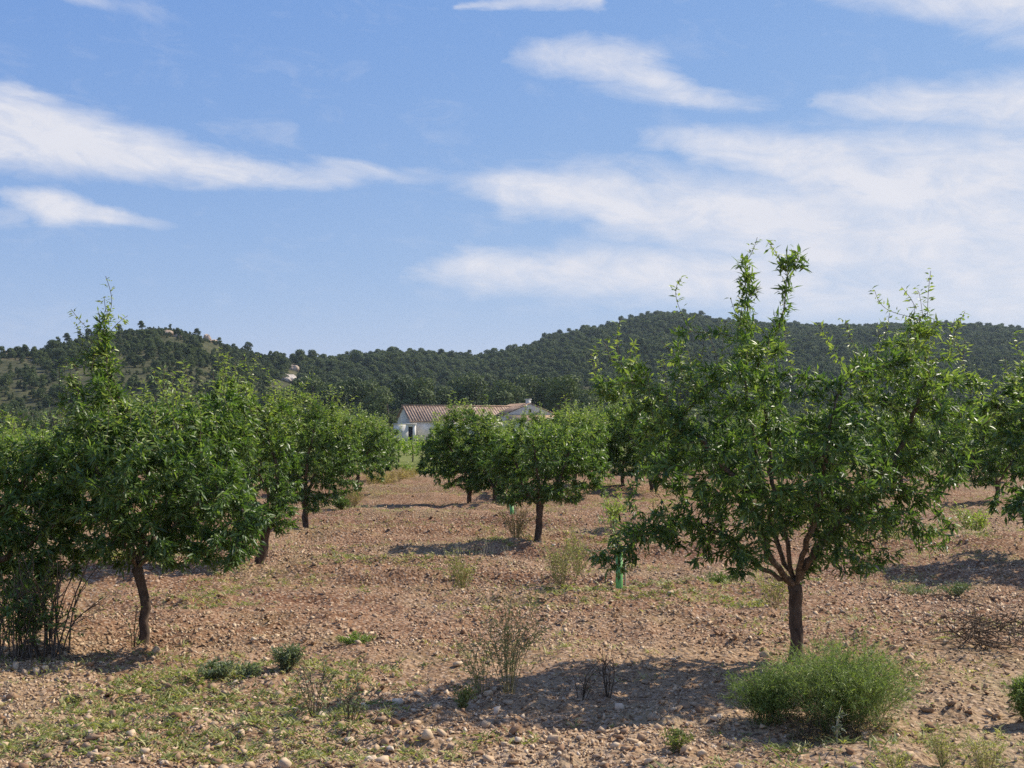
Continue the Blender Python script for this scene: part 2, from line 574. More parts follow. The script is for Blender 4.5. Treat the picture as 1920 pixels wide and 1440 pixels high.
def gp(px, py):
    x, y = on_ground(px, py)
    return x, y, gz(x, y)


# ------------------------------------------------------------------ hills
SKY = [(-700, 690), (-200, 672), (0, 664), (40, 660), (90, 660), (110, 648), (150, 637), (200, 624), (260, 619), (300, 617), (340, 622), (370, 632), (395, 642), (450, 657), (500, 670),
       (550, 678), (600, 686), (640, 684), (700, 681), (740, 674), (790, 678), (850, 680), (900, 682), (950, 671), (1000, 657), (1040, 645), (1080, 637), (1120, 631), (1160, 620),
       (1200, 606), (1250, 598), (1300, 602), (1350, 612), (1400, 617), (1500, 622), (1560, 626), (1620, 625), (1700, 622), (1780, 620), (1850, 622), (1920, 628), (2300, 640), (2900, 690)]
RIDGE = [(-700, 430), (0, 440), (250, 460), (420, 480), (560, 560), (640, 640), (800, 680), (950, 760), (1150, 900), (1300, 960), (1920, 1000), (2900, 1000)]
FOOT = [(-700, 235), (0, 235), (500, 245), (700, 262), (1000, 275), (1300, 300), (2900, 300)]
sx = np.array([ray(p, q)[0] for p, q in SKY])
sv = np.array([ray(p, q)[1] for p, q in SKY])
rx_ = np.array([ray(p, 700)[0] for p, q in RIDGE])
ry_ = np.array([q for p, q in RIDGE], float)
fx_ = np.array([ray(p, 700)[0] for p, q in FOOT])
fy_ = np.array([q for p, q in FOOT], float)


def hill_z(t, y):
    R = np.interp(t, rx_, ry_)
    y0 = np.interp(t, fx_, fy_)
    top = CAM_H + np.interp(t, sx, sv) * R
    u = (y - y0) / (R - y0)
    uu = np.clip(u, 0, 1)
    s = 0.45 * uu + 0.55 * uu * uu * (3 - 2 * uu)
    x = t * y
    z = top * s + np.sin(np.pi * uu) * (9 * fbm(x * 0.012, y * 0.012, 5, 4) + 5 * fbm(x * 0.04, y * 0.03, 9, 3))
    back = np.clip(u - 1, 0, 3)
    z = np.where(u > 1, top * (1 - 0.9 * back), z)
    z = z + np.where(u > 0, 1.4 * fbm(x * 0.11, y * 0.11, 14, 3), 0) * np.clip(u * 4, 0, 1)
    return np.where(u < 0, -0.6 + 0.6 * np.clip(1 + u * 8, 0, 1), z - 0.0)


def build_hill():
    ts = np.linspace(ray(-650, 700)[0], ray(2800, 700)[0], 420)
    us = np.concatenate([np.linspace(-0.06, 1.0, 120), np.linspace(1.02, 1.8, 24)])
    T, U = np.meshgrid(ts, us)
    R = np.interp(T, rx_, ry_)
    y0 = np.interp(T, fx_, fy_)
    Y = y0 + U * (R - y0)
    Z = hill_z(T, Y)
    V = np.stack([T * Y, Y, Z], -1).reshape(-1, 3)
    nr, nc = T.shape
    i = np.arange(nr - 1)[:, None] * nc + np.arange(nc - 1)[None, :]
    F = np.stack([i, i + 1, i + 1 + nc, i + nc], -1).reshape(-1, 4)
    h = mesh_obj('hillside', V, F, M_HILL, smooth=True)
    tag(h, 'long scrubby pine-covered hills behind the orchard', 'hills', kind='structure')


build_hill()


# ------------------------------------------------------------------ foliage builders
def leaf_mesh(P, D, N, L, W, tint, simple=False, droop=0.16):
    """lanceolate leaves folded along the midrib: 5 vertices and 4 triangles each (simple: one 4-corner blade)"""
    D = norm(D)
    N = norm(N - D * np.sum(N * D, -1, keepdims=True))
    S = np.cross(D, N)
    L = L[:, None]
    W = W[:, None]
    base = P
    mid = P + D * L * 0.45
    tip = P + D * L - N * L * droop
    l = mid + S * W * 0.5 + N * W * 0.10
    r = mid - S * W * 0.5 + N * W * 0.10
    n = len(P)
    if simple:
        V = np.stack([base, r, tip, l], 1).reshape(-1, 3)
        F = np.arange(n)[:, None] * 4 + np.array([[0, 1, 2, 3]])
        return V, F, np.repeat(tint, 4)
    c = mid - N * W * 0.14
    V = np.stack([base, l, c, r, tip], 1).reshape(-1, 3)
    q = np.array([[0, 2, 1], [0, 3, 2], [1, 2, 4], [2, 3, 4]])
    F = (np.arange(n)[:, None, None] * 5 + q[None]).reshape(-1, 3)
    return V, F, np.repeat(tint, 5)


def tube_mesh(chains, sides=5):
    """chains: list of (points (k,3), radii (k,)) -> one mesh of tapering tubes"""
    Vs, Fs, k0 = [], [], 0
    for P, R in chains:
        P = np.asarray(P, float)
        R = np.asarray(R, float)
        if len(P) < 2:
            continue
        sd = sides if R.max() > 0.012 else 3
        T = np.gradient(P, axis=0)
        T = norm(T)
        ref = np.array([0.31, 0.17, 0.93]) if abs(T[0, 2]) < 0.8 else np.array([0.95, 0.2, 0.1])
        A = norm(np.cross(T, ref))
        B = np.cross(T, A)
        an = np.arange(sd) / sd * 2 * np.pi
        ring = P[:, None] + R[:, None, None] * (A[:, None] * np.cos(an)[None, :, None] + B[:, None] * np.sin(an)[None, :, None])
        k = len(P)
        V = np.concatenate([ring.reshape(-1, 3), P[-1:] + T[-1:] * R[-1]])
        i = np.arange(k - 1)[:, None] * sd
        j = np.arange(sd)[None]
        j2 = (j + 1) % sd
        F1 = np.stack([i + j, i + j2, i + sd + j2], -1).reshape(-1, 3)
        F2 = np.stack([i + j, i + sd + j2, i + sd + j], -1).reshape(-1, 3)
        cap = np.stack([(k - 1) * sd + np.arange(sd), (k - 1) * sd + (np.arange(sd) + 1) % sd, np.full(sd, k * sd)], -1)
        Vs.append(V)
        Fs.append(np.concatenate([F1, F2, cap]) + k0)
        k0 += len(V)
    return np.concatenate(Vs), np.concatenate(Fs)


def spline(pts, n):
    """smooth polyline through the points"""
    pts = np.asarray(pts, float)
    if len(pts) == 2:
        return pts[0] + (pts[1] - pts[0]) * np.linspace(0, 1, n)[:, None]
    ext = np.concatenate([[2 * pts[0] - pts[1]], pts, [2 * pts[-1] - pts[-2]]])
    out = []
    u = np.linspace(0, len(pts) - 1.0001, n)
    for q in u:
        i = int(q)
        f = q - i
        p0, p1, p2, p3 = ext[i:i + 4]
        out.append(0.5 * (2 * p1 + (p2 - p0) * f + (2 * p0 - 5 * p1 + 4 * p2 - p3) * f * f + (3 * p1 - p0 - 3 * p2 + p3) * f ** 3))
    return np.array(out)


def ellipsoid_pts(c, r, n, rg, shell=0.45):
    d = norm(rg.normal(size=(n, 3)))
    u = rg.random(n) ** (1 / 3)
    u = np.where(rg.random(n) < shell, 0.75 + 0.25 * rg.random(n), u)
    return np.asarray(c) + d * u[:, None] * np.asarray(r)


class Skeleton:
    def __init__(self):
        self.pos, self.par, self.limb = [], [], []

    def add(self, p, par, limb):
        self.pos.append(np.asarray(p, float))
        self.par.append(par)
        self.limb.append(limb)
        return len(self.pos) - 1

    def colonize(self, att, rg, step=0.07, kill=0.12, iters=90, frm=0):
        att = np.asarray(att)
        P = np.array(self.pos)
        grow_ok = np.arange(len(P)) >= frm
        D = np.full(len(att), 1e9)
        I = np.zeros(len(att), int)

        def upd(idx0, Q):
            nonlocal D, I
            d = np.linalg.norm(att[:, None] - Q[None], axis=2)
            j = d.argmin(1)
            m = d[np.arange(len(att)), j]
            w = m < D
            D = np.where(w, m, D)
            I = np.where(w, j + idx0, I)
        idx = np.nonzero(grow_ok)[0]
        d = np.linalg.norm(att[:, None] - P[idx][None], axis=2)
        D = d.min(1)
        I = idx[d.argmin(1)]
        for it in range(iters):
            keep = D > kill
            att, D, I = att[keep], D[keep], I[keep]
            if len(att) == 0:
                break
            P = np.array(self.pos)
            v = norm(att - P[I])
            w = 1.0 / (0.15 + D[:, None])
            acc = np.zeros_like(P)
            np.add.at(acc, I, v * w)
            src = np.unique(I)
            dirs = norm(norm(acc[src]) + rg.normal(size=(len(src), 3)) * 0.22 + np.array([0, 0, 0.05]))
            n0 = len(self.pos)
            Q = P[src] + dirs * step
            for s, q in zip(src, Q):
                self.add(q, int(s), self.limb[int(s)])
            upd(n0, Q)


def almond(name, base, fork, limbs, clumps, seed, n_attr, trunk_r=0.055, leaf=(0.085, 0.021), per_node=5.0, shoots=(), n_shoots=20,
           step=0.07, kill=0.12, simple=False, leafy=0.011, trunk_mid=None, shoot_len=(0.15, 0.42), shoot_top=9.0):
    """base: xyz on the ground; fork, limbs and clumps in world coordinates. Returns the Empty: trunk, limbs (> foliage)"""
    rg = np.random.default_rng(seed)
    base = np.asarray(base, float)
    fork = np.asarray(fork, float)
    sk = Skeleton()
    low = base - np.array([0, 0, 0.08])
    path = [low, base + (fork - base) * 0.5 + rg.normal(size=3) * 0.012, fork] if trunk_mid is None else [low, np.asarray(trunk_mid, float), fork]
    tp = spline(path, 9)
    tp[2:8] += rg.normal(size=(6, 3)) * np.array([0.006, 0.006, 0.0])
    last = -1
    for p in tp:
        last = sk.add(p, last, -1)
    ntr = len(tp)
    top = last
    for li, pl in enumerate(limbs):
        lp = spline([fork] + [np.asarray(q, float) for q in pl], max(4, int(sum(np.linalg.norm(np.diff(np.array([fork] + list(pl)), axis=0), axis=1)) / step)))
        q = top
        for p in lp[1:]:
            q = sk.add(p + rg.normal(size=3) * 0.008, q, li)
    tot = sum(c[2] for c in clumps)
    att = np.concatenate([ellipsoid_pts(c[0], c[1], max(6, int(n_attr * c[2] / tot)), rg) for c in clumps])
    sk.colonize(att, rg, step, kill, frm=ntr)
    # upright shoots that stand out of the crown
    P = np.array(sk.pos)
    nb_child = np.bincount([q for q in sk.par if q >= 0], minlength=len(P))
    tips = np.nonzero((nb_child == 0))[0]
    sh_nodes = set()
    zc = P[:, 2]
    cand = [t for t in tips if zc[t] > np.quantile(zc, 0.68)]
    starts = []
    if cand:
        for t in rg.choice(cand, min(n_shoots, len(cand)), replace=False):
            ln = rg.uniform(*shoot_len)
            dv = norm(np.array([rg.normal() * 0.22, rg.normal() * 0.22, 1.0]))
            if P[t][2] + ln < shoot_top:
                starts.append((int(t), P[t] + dv * ln))
    for s in shoots:
        s = np.asarray(s, float)
        below = [i for i in range(ntr, len(P)) if P[i, 2] < s[2] - 0.1]
        d = np.linalg.norm((P[below] - s) * np.array([1.6, 0.5, 1.0]), axis=1)
        starts.append((below[int(d.argmin())], s))
    for t, end in starts:
        a = P[t] if t < len(P) else sk.pos[t]
        k = max(3, int(np.linalg.norm(end - a) / 0.03))
        q = t
        bow = rg.normal(size=3) * 0.03
        for i in range(1, k + 1):
            f = i / k
            q = sk.add(a + (end - a) * f + bow * math.sin(math.pi * f), q, sk.limb[t])
            sh_nodes.add(q)
    P = np.array(sk.pos)
    par = np.array(sk.par)
    n = len(P)
    # pipe-model radii
    tip_r = 0.0022
    acc = np.zeros(n)
    kids = [[] for _ in range(n)]
    for i in range(n):
        if par[i] >= 0:
            kids[par[i]].append(i)
    order = range(n - 1, -1, -1)
    e = 2.25
    for i in order:
        if not kids[i]:
            acc[i] = tip_r ** e
        if par[i] >= 0:
            acc[par[i]] += acc[i]
    rad = acc ** (1 / e)
    sc = trunk_r / rad[ntr - 1]
    rad = tip_r + (rad - tip_r) * sc * np.clip(rad / rad[ntr - 1] * 2.0 + 0.35, 0.35, 1.0)
    rad = np.maximum(rad, 0.0018)
    rad[:ntr] = trunk_r * np.array([1.45, 1.12, 1.0, 0.97, 0.98, 0.95, 0.98, 1.06, 1.1])
    limb_id = np.array(sk.limb)
    # chains per limb
    nl = len(limbs)
    chains = [[] for _ in range(nl)]
    stack = [(top, k) for k in kids[top]]
    while stack:
        start, cur = stack.pop()
        idx = [start, cur]
        while kids[cur]:
            ks = sorted(kids[cur], key=lambda q: -rad[q])
            for o in ks[1:]:
                stack.append((cur, o))
            cur = ks[0]
            idx.append(cur)
        rr = rad[idx].copy()
        rr[0] = min(rr[0], rr[1] * 1.15)
        chains[limb_id[idx[1]]].append((P[idx] - base, rr))
    root = empty(name, base)
    V, F = tube_mesh([(P[:ntr] - base, rad[:ntr])], 12)
    jit = 1 + 0.34 * (vnoise(V[:, 2] * 22 + np.arctan2(V[:, 1], V[:, 0]) * 2, V[:, 0] * 40, seed) - 0.5)
    kk = (len(V) - 1) // 12
    cen = np.repeat(P[:ntr] - base, 12, axis=0)
    V[:kk * 12] = cen + (V[:kk * 12] - cen) * jit[:kk * 12, None]
    mesh_obj('trunk', V, F, M_BARK, root, smooth=True)
    # leaves
    thin = np.nonzero((rad < leafy) & (limb_id >= 0))[0]
    zlo, zhi = np.quantile(P[thin, 2], [0.02, 0.98])
    ctr = P[thin].mean(0)
    for li in range(nl):
        if not chains[li]:
            continue
        V, F = tube_mesh(chains[li], 7)
        lo = mesh_obj('limb', V, F, M_LIMB, root, smooth=True)
        th = thin[limb_id[thin] == li]
        if len(th) == 0:
            continue
        is_sh = np.array([q in sh_nodes for q in th])
        cnt = np.where(is_sh, 3, rg.poisson(per_node * np.minimum(np.exp(rg.normal(-0.2, 0.65, len(th))), 2.6)))
        src = np.repeat(th, cnt)
        shf = np.repeat(is_sh, cnt)
        m = len(src)
        if m == 0:
            continue
        pp = P[np.maximum(par[src], 0)]
        tw = norm(P[src] - pp)
        f = rg.random((m, 1))
        pos = pp + (P[src] - pp) * f + rg.normal(size=(m, 3)) * 0.016
        out = norm(P[src] - ctr)
        rv = norm(rg.normal(size=(m, 3)))
        D = norm(tw * 0.55 + rv * 0.95 + out * 0.35 + np.array([0, 0, -0.12]))
        # leaves on shoots stand out in a spiral
        rv2 = norm(np.cross(tw, rg.normal(size=(m, 3))))
        D = np.where(shf[:, None], norm(tw * 0.35 + rv2 * 0.9), D)
        N = norm(np.array([0, 0, 0.75]) + rg.normal(size=(m, 3)) * 0.55 + out * 0.2)
        L = leaf[0] * rg.uniform(0.5, 1.3, m)
        L = np.where(shf, L * 0.66, L)
        W = leaf[1] * rg.uniform(0.75, 1.25, m) * np.where(shf, 0.9, 1.0)
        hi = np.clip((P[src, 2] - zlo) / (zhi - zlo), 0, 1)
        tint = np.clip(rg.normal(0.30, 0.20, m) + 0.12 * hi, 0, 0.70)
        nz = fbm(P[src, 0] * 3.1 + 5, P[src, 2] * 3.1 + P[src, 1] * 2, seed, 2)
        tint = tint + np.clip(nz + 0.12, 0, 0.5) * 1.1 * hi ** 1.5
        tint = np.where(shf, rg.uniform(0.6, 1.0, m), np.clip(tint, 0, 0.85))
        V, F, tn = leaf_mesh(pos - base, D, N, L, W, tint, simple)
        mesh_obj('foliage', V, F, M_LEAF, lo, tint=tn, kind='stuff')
    return root


# ------------------------------------------------------------------ farmhouse
def box(V, F, p0, ax, ay, az_):
    """box from a corner and three edge vectors"""
    k = len(V)
    p0, ax, ay, az_ = map(np.asarray, (p0, ax, ay, az_))
    for s in ((0, 0, 0), (1, 0, 0), (1, 1, 0), (0, 1, 0), (0, 0, 1), (1, 0, 1), (1, 1, 1), (0, 1, 1)):
        V.append(p0 + ax * s[0] + ay * s[1] + az_ * s[2])
    for f in ((0, 3, 2, 1), (4, 5, 6, 7), (0, 1, 5, 4), (1, 2, 6, 5), (2, 3, 7, 6), (3, 0, 4, 7)):
        F.append([k + q for q in f])


def box_obj(name, mat, parent, *boxes):
    V, F = [], []
    for bx in boxes:
        box(V, F, *bx)
    return mesh_obj(name, np.array(V), np.array(F), mat, parent)


def gable_wall(name, mat, parent, p, u, w, n, depth, eave, ridge, apex=0.5):
    """pentagon prism: corner p, along u (width w), thickness along n"""
    p, u, n = np.asarray(p, float), np.asarray(u, float), np.asarray(n, float)
    z = np.array([0, 0, 1.0])
    a = [p, p + u * w, p + u * w + z * eave, p + u * w * apex + z * ridge, p + z * eave]
    V = a + [q + n * depth for q in a]
    me = bpy.data.meshes.new(name)
    me.from_pydata([tuple(q) for q in V], [], [(0, 1, 2, 3, 4), (9, 8, 7, 6, 5), (0, 5, 6, 1), (1, 6, 7, 2), (2, 7, 8, 3), (3, 8, 9, 4), (4, 9, 5, 0)])
    me.materials.append(mat)
    o = bpy.data.objects.new(name, me)
    COL.objects.link(o)
    o.parent = parent
    return o


def build_house():
    Y = 212.0
    z = np.array([0, 0, 1.0])
    # long barn: ridge falls back to the right
    a = math.radians(22)
    u = np.array([math.cos(a), math.sin(a), 0])
    n = np.array([math.sin(a), -math.cos(a), 0])      # towards the camera
    r0 = at(757, 762, Y)
    root = empty('farm_barn', (r0[0], r0[1], 0))
    tag(root, 'long low barn with a weathered red tile roof and whitewashed end wall', 'barn')
    L, half = 23.0, 4.6
    ridge, eave = r0[2], 3.55
    o = np.array([0, 0, 0.0])
    c0 = o + n * half
    c1 = o - n * half
    zz = np.array([0, 0, -0.4])
    box_obj('front_wall', M_PLASTER, root, (c0 + zz - n * 0.4, u * L, n * 0.4, z * (eave + 0.3)))
    box_obj('back_wall', M_PLASTER, root, (c1 + zz, u * L, n * 0.4, z * (eave + 0.3)))
    gable_wall('gable_wall', M_PLASTER, root, c0 + zz, -n, 2 * half, u, 0.38, eave + 0.28, ridge + 0.22)
    gable_wall('gable_wall', M_PLASTER, root, c0 + zz + u * (L - 0.38), -n, 2 * half, u, 0.38, eave + 0.28, ridge + 0.22)
    for s in (1, -1):
        e = o + n * s * (half + 0.35) - u * 0.35 + z * (eave - 0.18)
        t = o - u * 0.35 + z * ridge
        rf = box_obj('roof_slope', M_TILE, root, (e, u * (L + 0.7), t - e, z * 0.16))
        if s == 1:
            # courses of half-round tiles running down the slope
            V, F = [], []
            k = 46
            for i in range(k):
                p = e + u * ((i + 0.25) * (L + 0.7) / k) + z * (0.155 + 0.02 * rng.random())
                box(V, F, p, u * 0.24, (t - e) * 0.985, z * (0.025 + 0.03 * rng.random()))
            mesh_obj('tile_rows', np.array(V), np.array(F), M_TILE, rf, kind='stuff')
    box_obj('ridge_cap', M_OCHRE, root, (o - u * 0.4 - n * 0.16 + z * (ridge + 0.13), u * (L + 0.8), n * 0.32, z * 0.2))
    # lean-to at the left end
    sh = empty('barn_shed', tuple(at(738, 800, Y - 8)[:2]) + (0,))
    tag(sh, 'small flat-roofed white shed with a dark door at the barn end', 'shed')
    su = np.array([1.0, 0.06, 0])
    sn = np.array([0.06, -1.0, 0])
    w = 3.8
    box_obj('wall', M_PLASTER, sh, (np.array([0, 0, -0.4]), su * 2.55, -sn * 3.2, z * 3.3), (su * 3.3 + zz, su * 0.5, -sn * 3.2, z * 3.2))
    box_obj('door', M_DARK, sh, (su * 2.56 - sn * 0.25 + zz, su * 0.73, -sn * 0.12, z * 2.9))
    box_obj('lintel', M_PLASTER, sh, (su * 2.56 + z * 2.5 - sn * 0.02, su * 0.73, -sn * 0.4, z * 0.35))
    box_obj('roof_slab', M_PLASTER, sh, (-su * 0.15 + sn * 0.15 + z * 2.92, su * 4.1, -sn * 3.4, z * 0.14))
    # house with the gable to the camera
    ap = at(994, 757.5, Y + 3)
    h = empty('farmhouse', (ap[0], Y + 3, 0))
    h.rotation_euler = (0, 0, a)
    tag(h, 'white farmhouse gable with a chimney and one small dark window', 'house')
    W = 10.0
    hu = np.array([1.0, 0.0, 0])
    ridge2 = ap[2]
    eave2 = 4.75
    gable_wall('gable_wall', M_PLASTER, h, (-W / 2, 0, -0.4), (1, 0, 0), W, (0, 1, 0), 0.4, eave2 + 0.4, ridge2 + 0.4)
    gable_wall('back_gable_wall', M_PLASTER, h, (-W / 2, 9.6, -0.4), (1, 0, 0), W, (0, 1, 0), 0.4, eave2 + 0.4, ridge2 + 0.4)
    box_obj('side_wall', M_PLASTER, h, ((-W / 2, 0.4, -0.4), (0.4, 0, 0), (0, 9.2, 0), z * (eave2 + 0.3)))
    box_obj('side_wall', M_PLASTER, h, ((W / 2 - 0.4, 0.4, -0.4), (0.4, 0, 0), (0, 9.2, 0), z * (eave2 + 0.3)))
    for s in (1, -1):
        e = np.array([s * (W / 2 + 0.45), -0.12, eave2 - 0.10])
        t = np.array([0, -0.12, ridge2 + 0.06])
        rf = box_obj('roof_slope', M_TILE, h, (e, t - e, (0, 10.3, 0), z * 0.15))
        V, F = [], []
        for i in range(22):
            box(V, F, e + np.array([0, 0.02 + i * 0.465, 0.152]), (t - e) * 0.985, (0, 0.24, 0), z * 0.035)
        mesh_obj('tile_rows', np.array(V), np.array(F), M_TILE, rf, kind='stuff')
    ch = box_obj('chimney', M_PLASTER, h, ((-0.38, 0.5, ridge2 - 0.4), (0.76, 0, 0), (0, 0.7, 0), z * 1.15))
    box_obj('chimney_cap', M_PLASTER, ch, ((-0.48, 0.4, ridge2 + 0.78), (0.96, 0, 0), (0, 0.9, 0), z * 0.16))
    wn = box_obj('window', M_DARK, h, ((-0.28, -0.02, ridge2 - 1.55), (0.5, 0, 0), (0, 0.1, 0), z * 0.62))
    box_obj('window_sill', M_PLASTER, wn, ((-0.36, -0.10, ridge2 - 1.64), (0.66, 0, 0), (0, 0.14, 0), z * 0.07))
    # low tiled porch in front of the gable
    e = np.array([-W / 2 + 0.2, -3.0, 3.55])
    t = np.array([-W / 2 + 0.2, -0.02, 4.6])
    box_obj('porch_roof', M_OCHRE, h, (e, (W - 0.4, 0, 0), t - e, z * 0.16))
    box_obj('porch_wall', M_PLASTER, h, ((-W / 2 + 0.5, -2.7, -0.4), (W - 1.0, 0, 0), (0, 0.3, 0), z * 3.95))


build_house()


# ------------------------------------------------------------------ pines and scrub
def crown_mesh(seed, H, R, lobes, quads, size, flat=0.75, low=0.25, pine=True):
    rg = np.random.default_rng(seed)
    Ps, Ns = [], []
    per = quads // lobes
    for i in range(lobes):
        a = rg.random() * 6.28
        f = (i + rg.random()) / lobes
        zc = H * (low + (1 - low) * f * 0.86)
        prof = math.sin(math.pi * min(1, 0.22 + 0.78 * f)) ** 0.7 if pine else math.sqrt(max(0, 1 - (2 * f - 0.9) ** 2 * 0.8))
        rr = R * prof * rg.uniform(0.15, 0.72)
        c = np.array([math.cos(a) * rr, math.sin(a) * rr, zc])
        lr = R * rg.uniform(0.30, 0.52)
        d = norm(rg.normal(size=(per, 3)))
        d[:, 2] = np.where(d[:, 2] < -0.4, -d[:, 2], d[:, 2])
        P = c + d * np.array([lr, lr, lr * flat]) * rg.uniform(0.7, 1.08, (per, 1))
        Ps.append(P)
        Ns.append(norm(d + rg.normal(size=(per, 3)) * 0.55))
    P = np.concatenate(Ps)
    N = np.concatenate(Ns)
    m = len(P)
    D = norm(np.cross(N, rg.normal(size=(m, 3))))
    L = size * rg.uniform(0.6, 1.5, m)
    tint = np.clip(0.15 + 0.5 * rg.random(m) + 0.35 * (P[:, 2] / H - 0.5), 0, 1)
    return leaf_mesh(P - D * L[:, None] * 0.5, D, N, L, L * 0.62, tint, True, 0.05)


def pine_proto(seed, H, R, lobes, quads, size, low=0.25, trunk=True):
    root = empty('pine_tree', (0, 0, 0))
    rg = np.random.default_rng(seed + 50)
    bend = rg.normal(size=2) * R * 0.12
    tp = spline([(0, 0, -0.6), (bend[0], bend[1], H * 0.4), (bend[0] * 0.4, bend[1] * 0.4, H * 0.82)], 7)
    ch = [(tp, np.linspace(0.045, 0.012, 7) * H * 0.7)]
    for k in range(5):
        f = rg.uniform(0.3, 0.75)
        p = tp[int(f * 6)]
        a = rg.random() * 6.28
        ch.append((spline([p, p + np.array([math.cos(a), math.sin(a), 0.55]) * R * 0.6], 3), np.array([0.012, 0.009, 0.005]) * H))
    V, F = tube_mesh(ch, 5)
    mesh_obj('trunk', V, F, M_TRUNKFAR, root, smooth=True)
    V, F, tn = crown_mesh(seed, H, R, lobes, quads, size, low=low)
    mesh_obj('crown', V, F, M_PINE, root, tint=tn, kind='stuff')
    return root


PINES = [pine_proto(1, 5.0, 2.1, 11, 1300, 0.36, 0.36), pine_proto(2, 5.0, 2.5, 12, 1400, 0.36, 0.42), pine_proto(3, 5.0, 1.6, 11, 1200, 0.34, 0.22),
         pine_proto(4, 5.0, 2.3, 13, 1400, 0.36, 0.3), pine_proto(5, 5.0, 1.9, 12, 2600, 0.22, 0.10), pine_proto(6, 5.0, 2.4, 15, 3000, 0.22, 0.12)]
used = set()


def put_pine(k, x, y, z, s, label, group=None, rz=None, sz=1.0):
    if k in used:
        o = copy_tree(PINES[k])
        if 'group' in o:
            del o['group']
    else:
        o = PINES[k]
        used.add(k)
    o.location = (x, y, z)
    o.scale = (s, s, s * sz)
    o.rotation_euler = (0, 0, rng.random() * 6.28 if rz is None else rz)
    tag(o, label, 'pine tree', group)
    return o


def ridge_pt(px, back=0.0):
    t = ray(px, 650)[0]
    y = float(np.interp(t, rx_, ry_)) + back
    return t, y, float(hill_z(np.array([t]), np.array([y]))[0])


# lone pines standing on the bare crest of the left hill: (x, top row, base row, proto)
special = {264: 'round dark pine on the bare crest of the left hill, largest by the summit', 319: 'tiny upright pine at the right end of the flat left summit',
           370: 'flat-topped pine perched on the ochre cliff of the left hill', 411: 'narrow pointed pine just right of the ochre cliff',
           439: 'wide umbrella pine on the left hill slope with leaning crown', 465: 'dense umbrella pine on the left hill shoulder below the cliff',
           45: 'flat dark pine above the rock teeth at the far left crest'}
for px, ytop, ybase, k in [(264, 604, 621, 0), (319, 609, 620, 2), (370, 616, 631, 1), (411, 634, 652, 2), (439, 647, 660, 1), (465, 643, 663, 3), (507, 660, 674, 0), (532, 664, 681, 3), (222, 611, 624, 1),
                           (181, 611, 629, 0), (165, 618, 634, 3), (148, 622, 639, 2), (125, 627, 646, 0), (108, 633, 650, 2), (97, 639, 658, 3), (45, 649, 664, 1), (25, 656, 666, 0), (77, 655, 665, 3), (7, 656, 667, 2),
                           (554, 668, 684, 0), (487, 663, 671, 2), (574, 672, 687, 1)]:
    t, y, z = ridge_pt(px)
    hgt = (ybase - ytop) / F_PX * y
    zb = min(z, CAM_H + ray(px, ybase)[1] * y) - 0.2
    lab = special.get(px)
    put_pine(k, t * y, y, zb, (hgt + 0.6) / 4.9, lab or 'small dark pine on the skyline of the left rocky hill', None if lab else 'pines on the left skyline')
# rounded pines of the middle ridge and the long right-hand crest
for px in list(range(596, 960, 19)) + list(range(966, 1190, 17)):
    t, y, z = ridge_pt(px + rng.uniform(-5, 5), rng.uniform(-14, 4))
    put_pine(int(rng.integers(0, 4)), t * y, y, z - 0.4, rng.uniform(1.0, 1.55) * y / 640, 'rounded dark pine on the crest of the low middle ridge', 'pines along the middle ridge')
for px in range(1196, 1925, 17):
    t, y, z = ridge_pt(px + rng.uniform(-6, 6), rng.uniform(-14, 4))
    put_pine(int(rng.integers(0, 4)), t * y, y, z - 0.4, rng.uniform(1.0, 1.95), 'small pine on the crest of the high right-hand hill', 'pines along the right crest')
# pines at the foot of the slope behind the farm
for px in range(560, 1330, 27):
    y = rng.uniform(246, 268)
    q = px + rng.uniform(-9, 9)
    t = ray(q, 750)[0]
    top = rng.uniform(700, 728)
    s = (CAM_H + ray(q, top)[1] * y) / 4.9
    put_pine(int(rng.integers(4, 6)), t * y, y, -0.2, s, 'tall mid-green pine in the belt just behind the farm buildings', 'pines behind the farm', sz=1.0)
# single trees round the farm
for px, ytop, y, k, lab, wd in [(1052, 708, 205, 5, 'big very dark round pine to the right of the white farmhouse gable', 1.15), (722, 738, 208, 4, 'dark bushy pine against the left end of the barn', 1.0)]:
    t, v = ray(px, ytop)
    s = (CAM_H + v * y) / 4.9
    o = put_pine(k, t * y, y, -0.1, s, lab)
    o.scale = (s * wd, s * wd, s)


ROCKS = [
        (388, 640, 11, 16, 'tall ochre cliff block below the perched pine on the left hill'), (312, 626, 18, 9, 'ochre rock face under the flat left summit'), (333, 632, 10, 7, 'small ochre ledge right of the summit rock face'),
        (400, 642, 12, 7, 'low sloping rock shelf to the right of the ochre cliff'), (8, 668, 9, 14, 'leftmost pale rock tooth on the left crest'), (28, 668, 8, 12, 'second pale rock tooth from the left edge'), (50, 667, 9, 11, 'pale rock tooth beside the flat dark pine'),
        (68, 678, 14, 8, 'low pale ledge under the left rock teeth'), (92, 664, 7, 8, 'small pale rock at the right end of the toothed crest'), (532, 712, 32, 15, 'wide white quarry scar on the lower left hill'),
        (550, 693, 15, 12, 'grey rock face above the white quarry scar'), (548, 676, 8, 7, 'small grey rock on the saddle skyline'), (617, 698, 5, 5, 'small white boulder at the foot of the saddle'), (742, 708, 16, 3, 'thin tan rock ledge on the left of the middle ridge'),
        (782, 716, 20, 4, 'long tan rock ledge low on the middle ridge'), (820, 711, 9, 3, 'short tan ledge right of the long one'), (838, 703, 8, 3, 'small upper tan ledge on the middle ridge')]


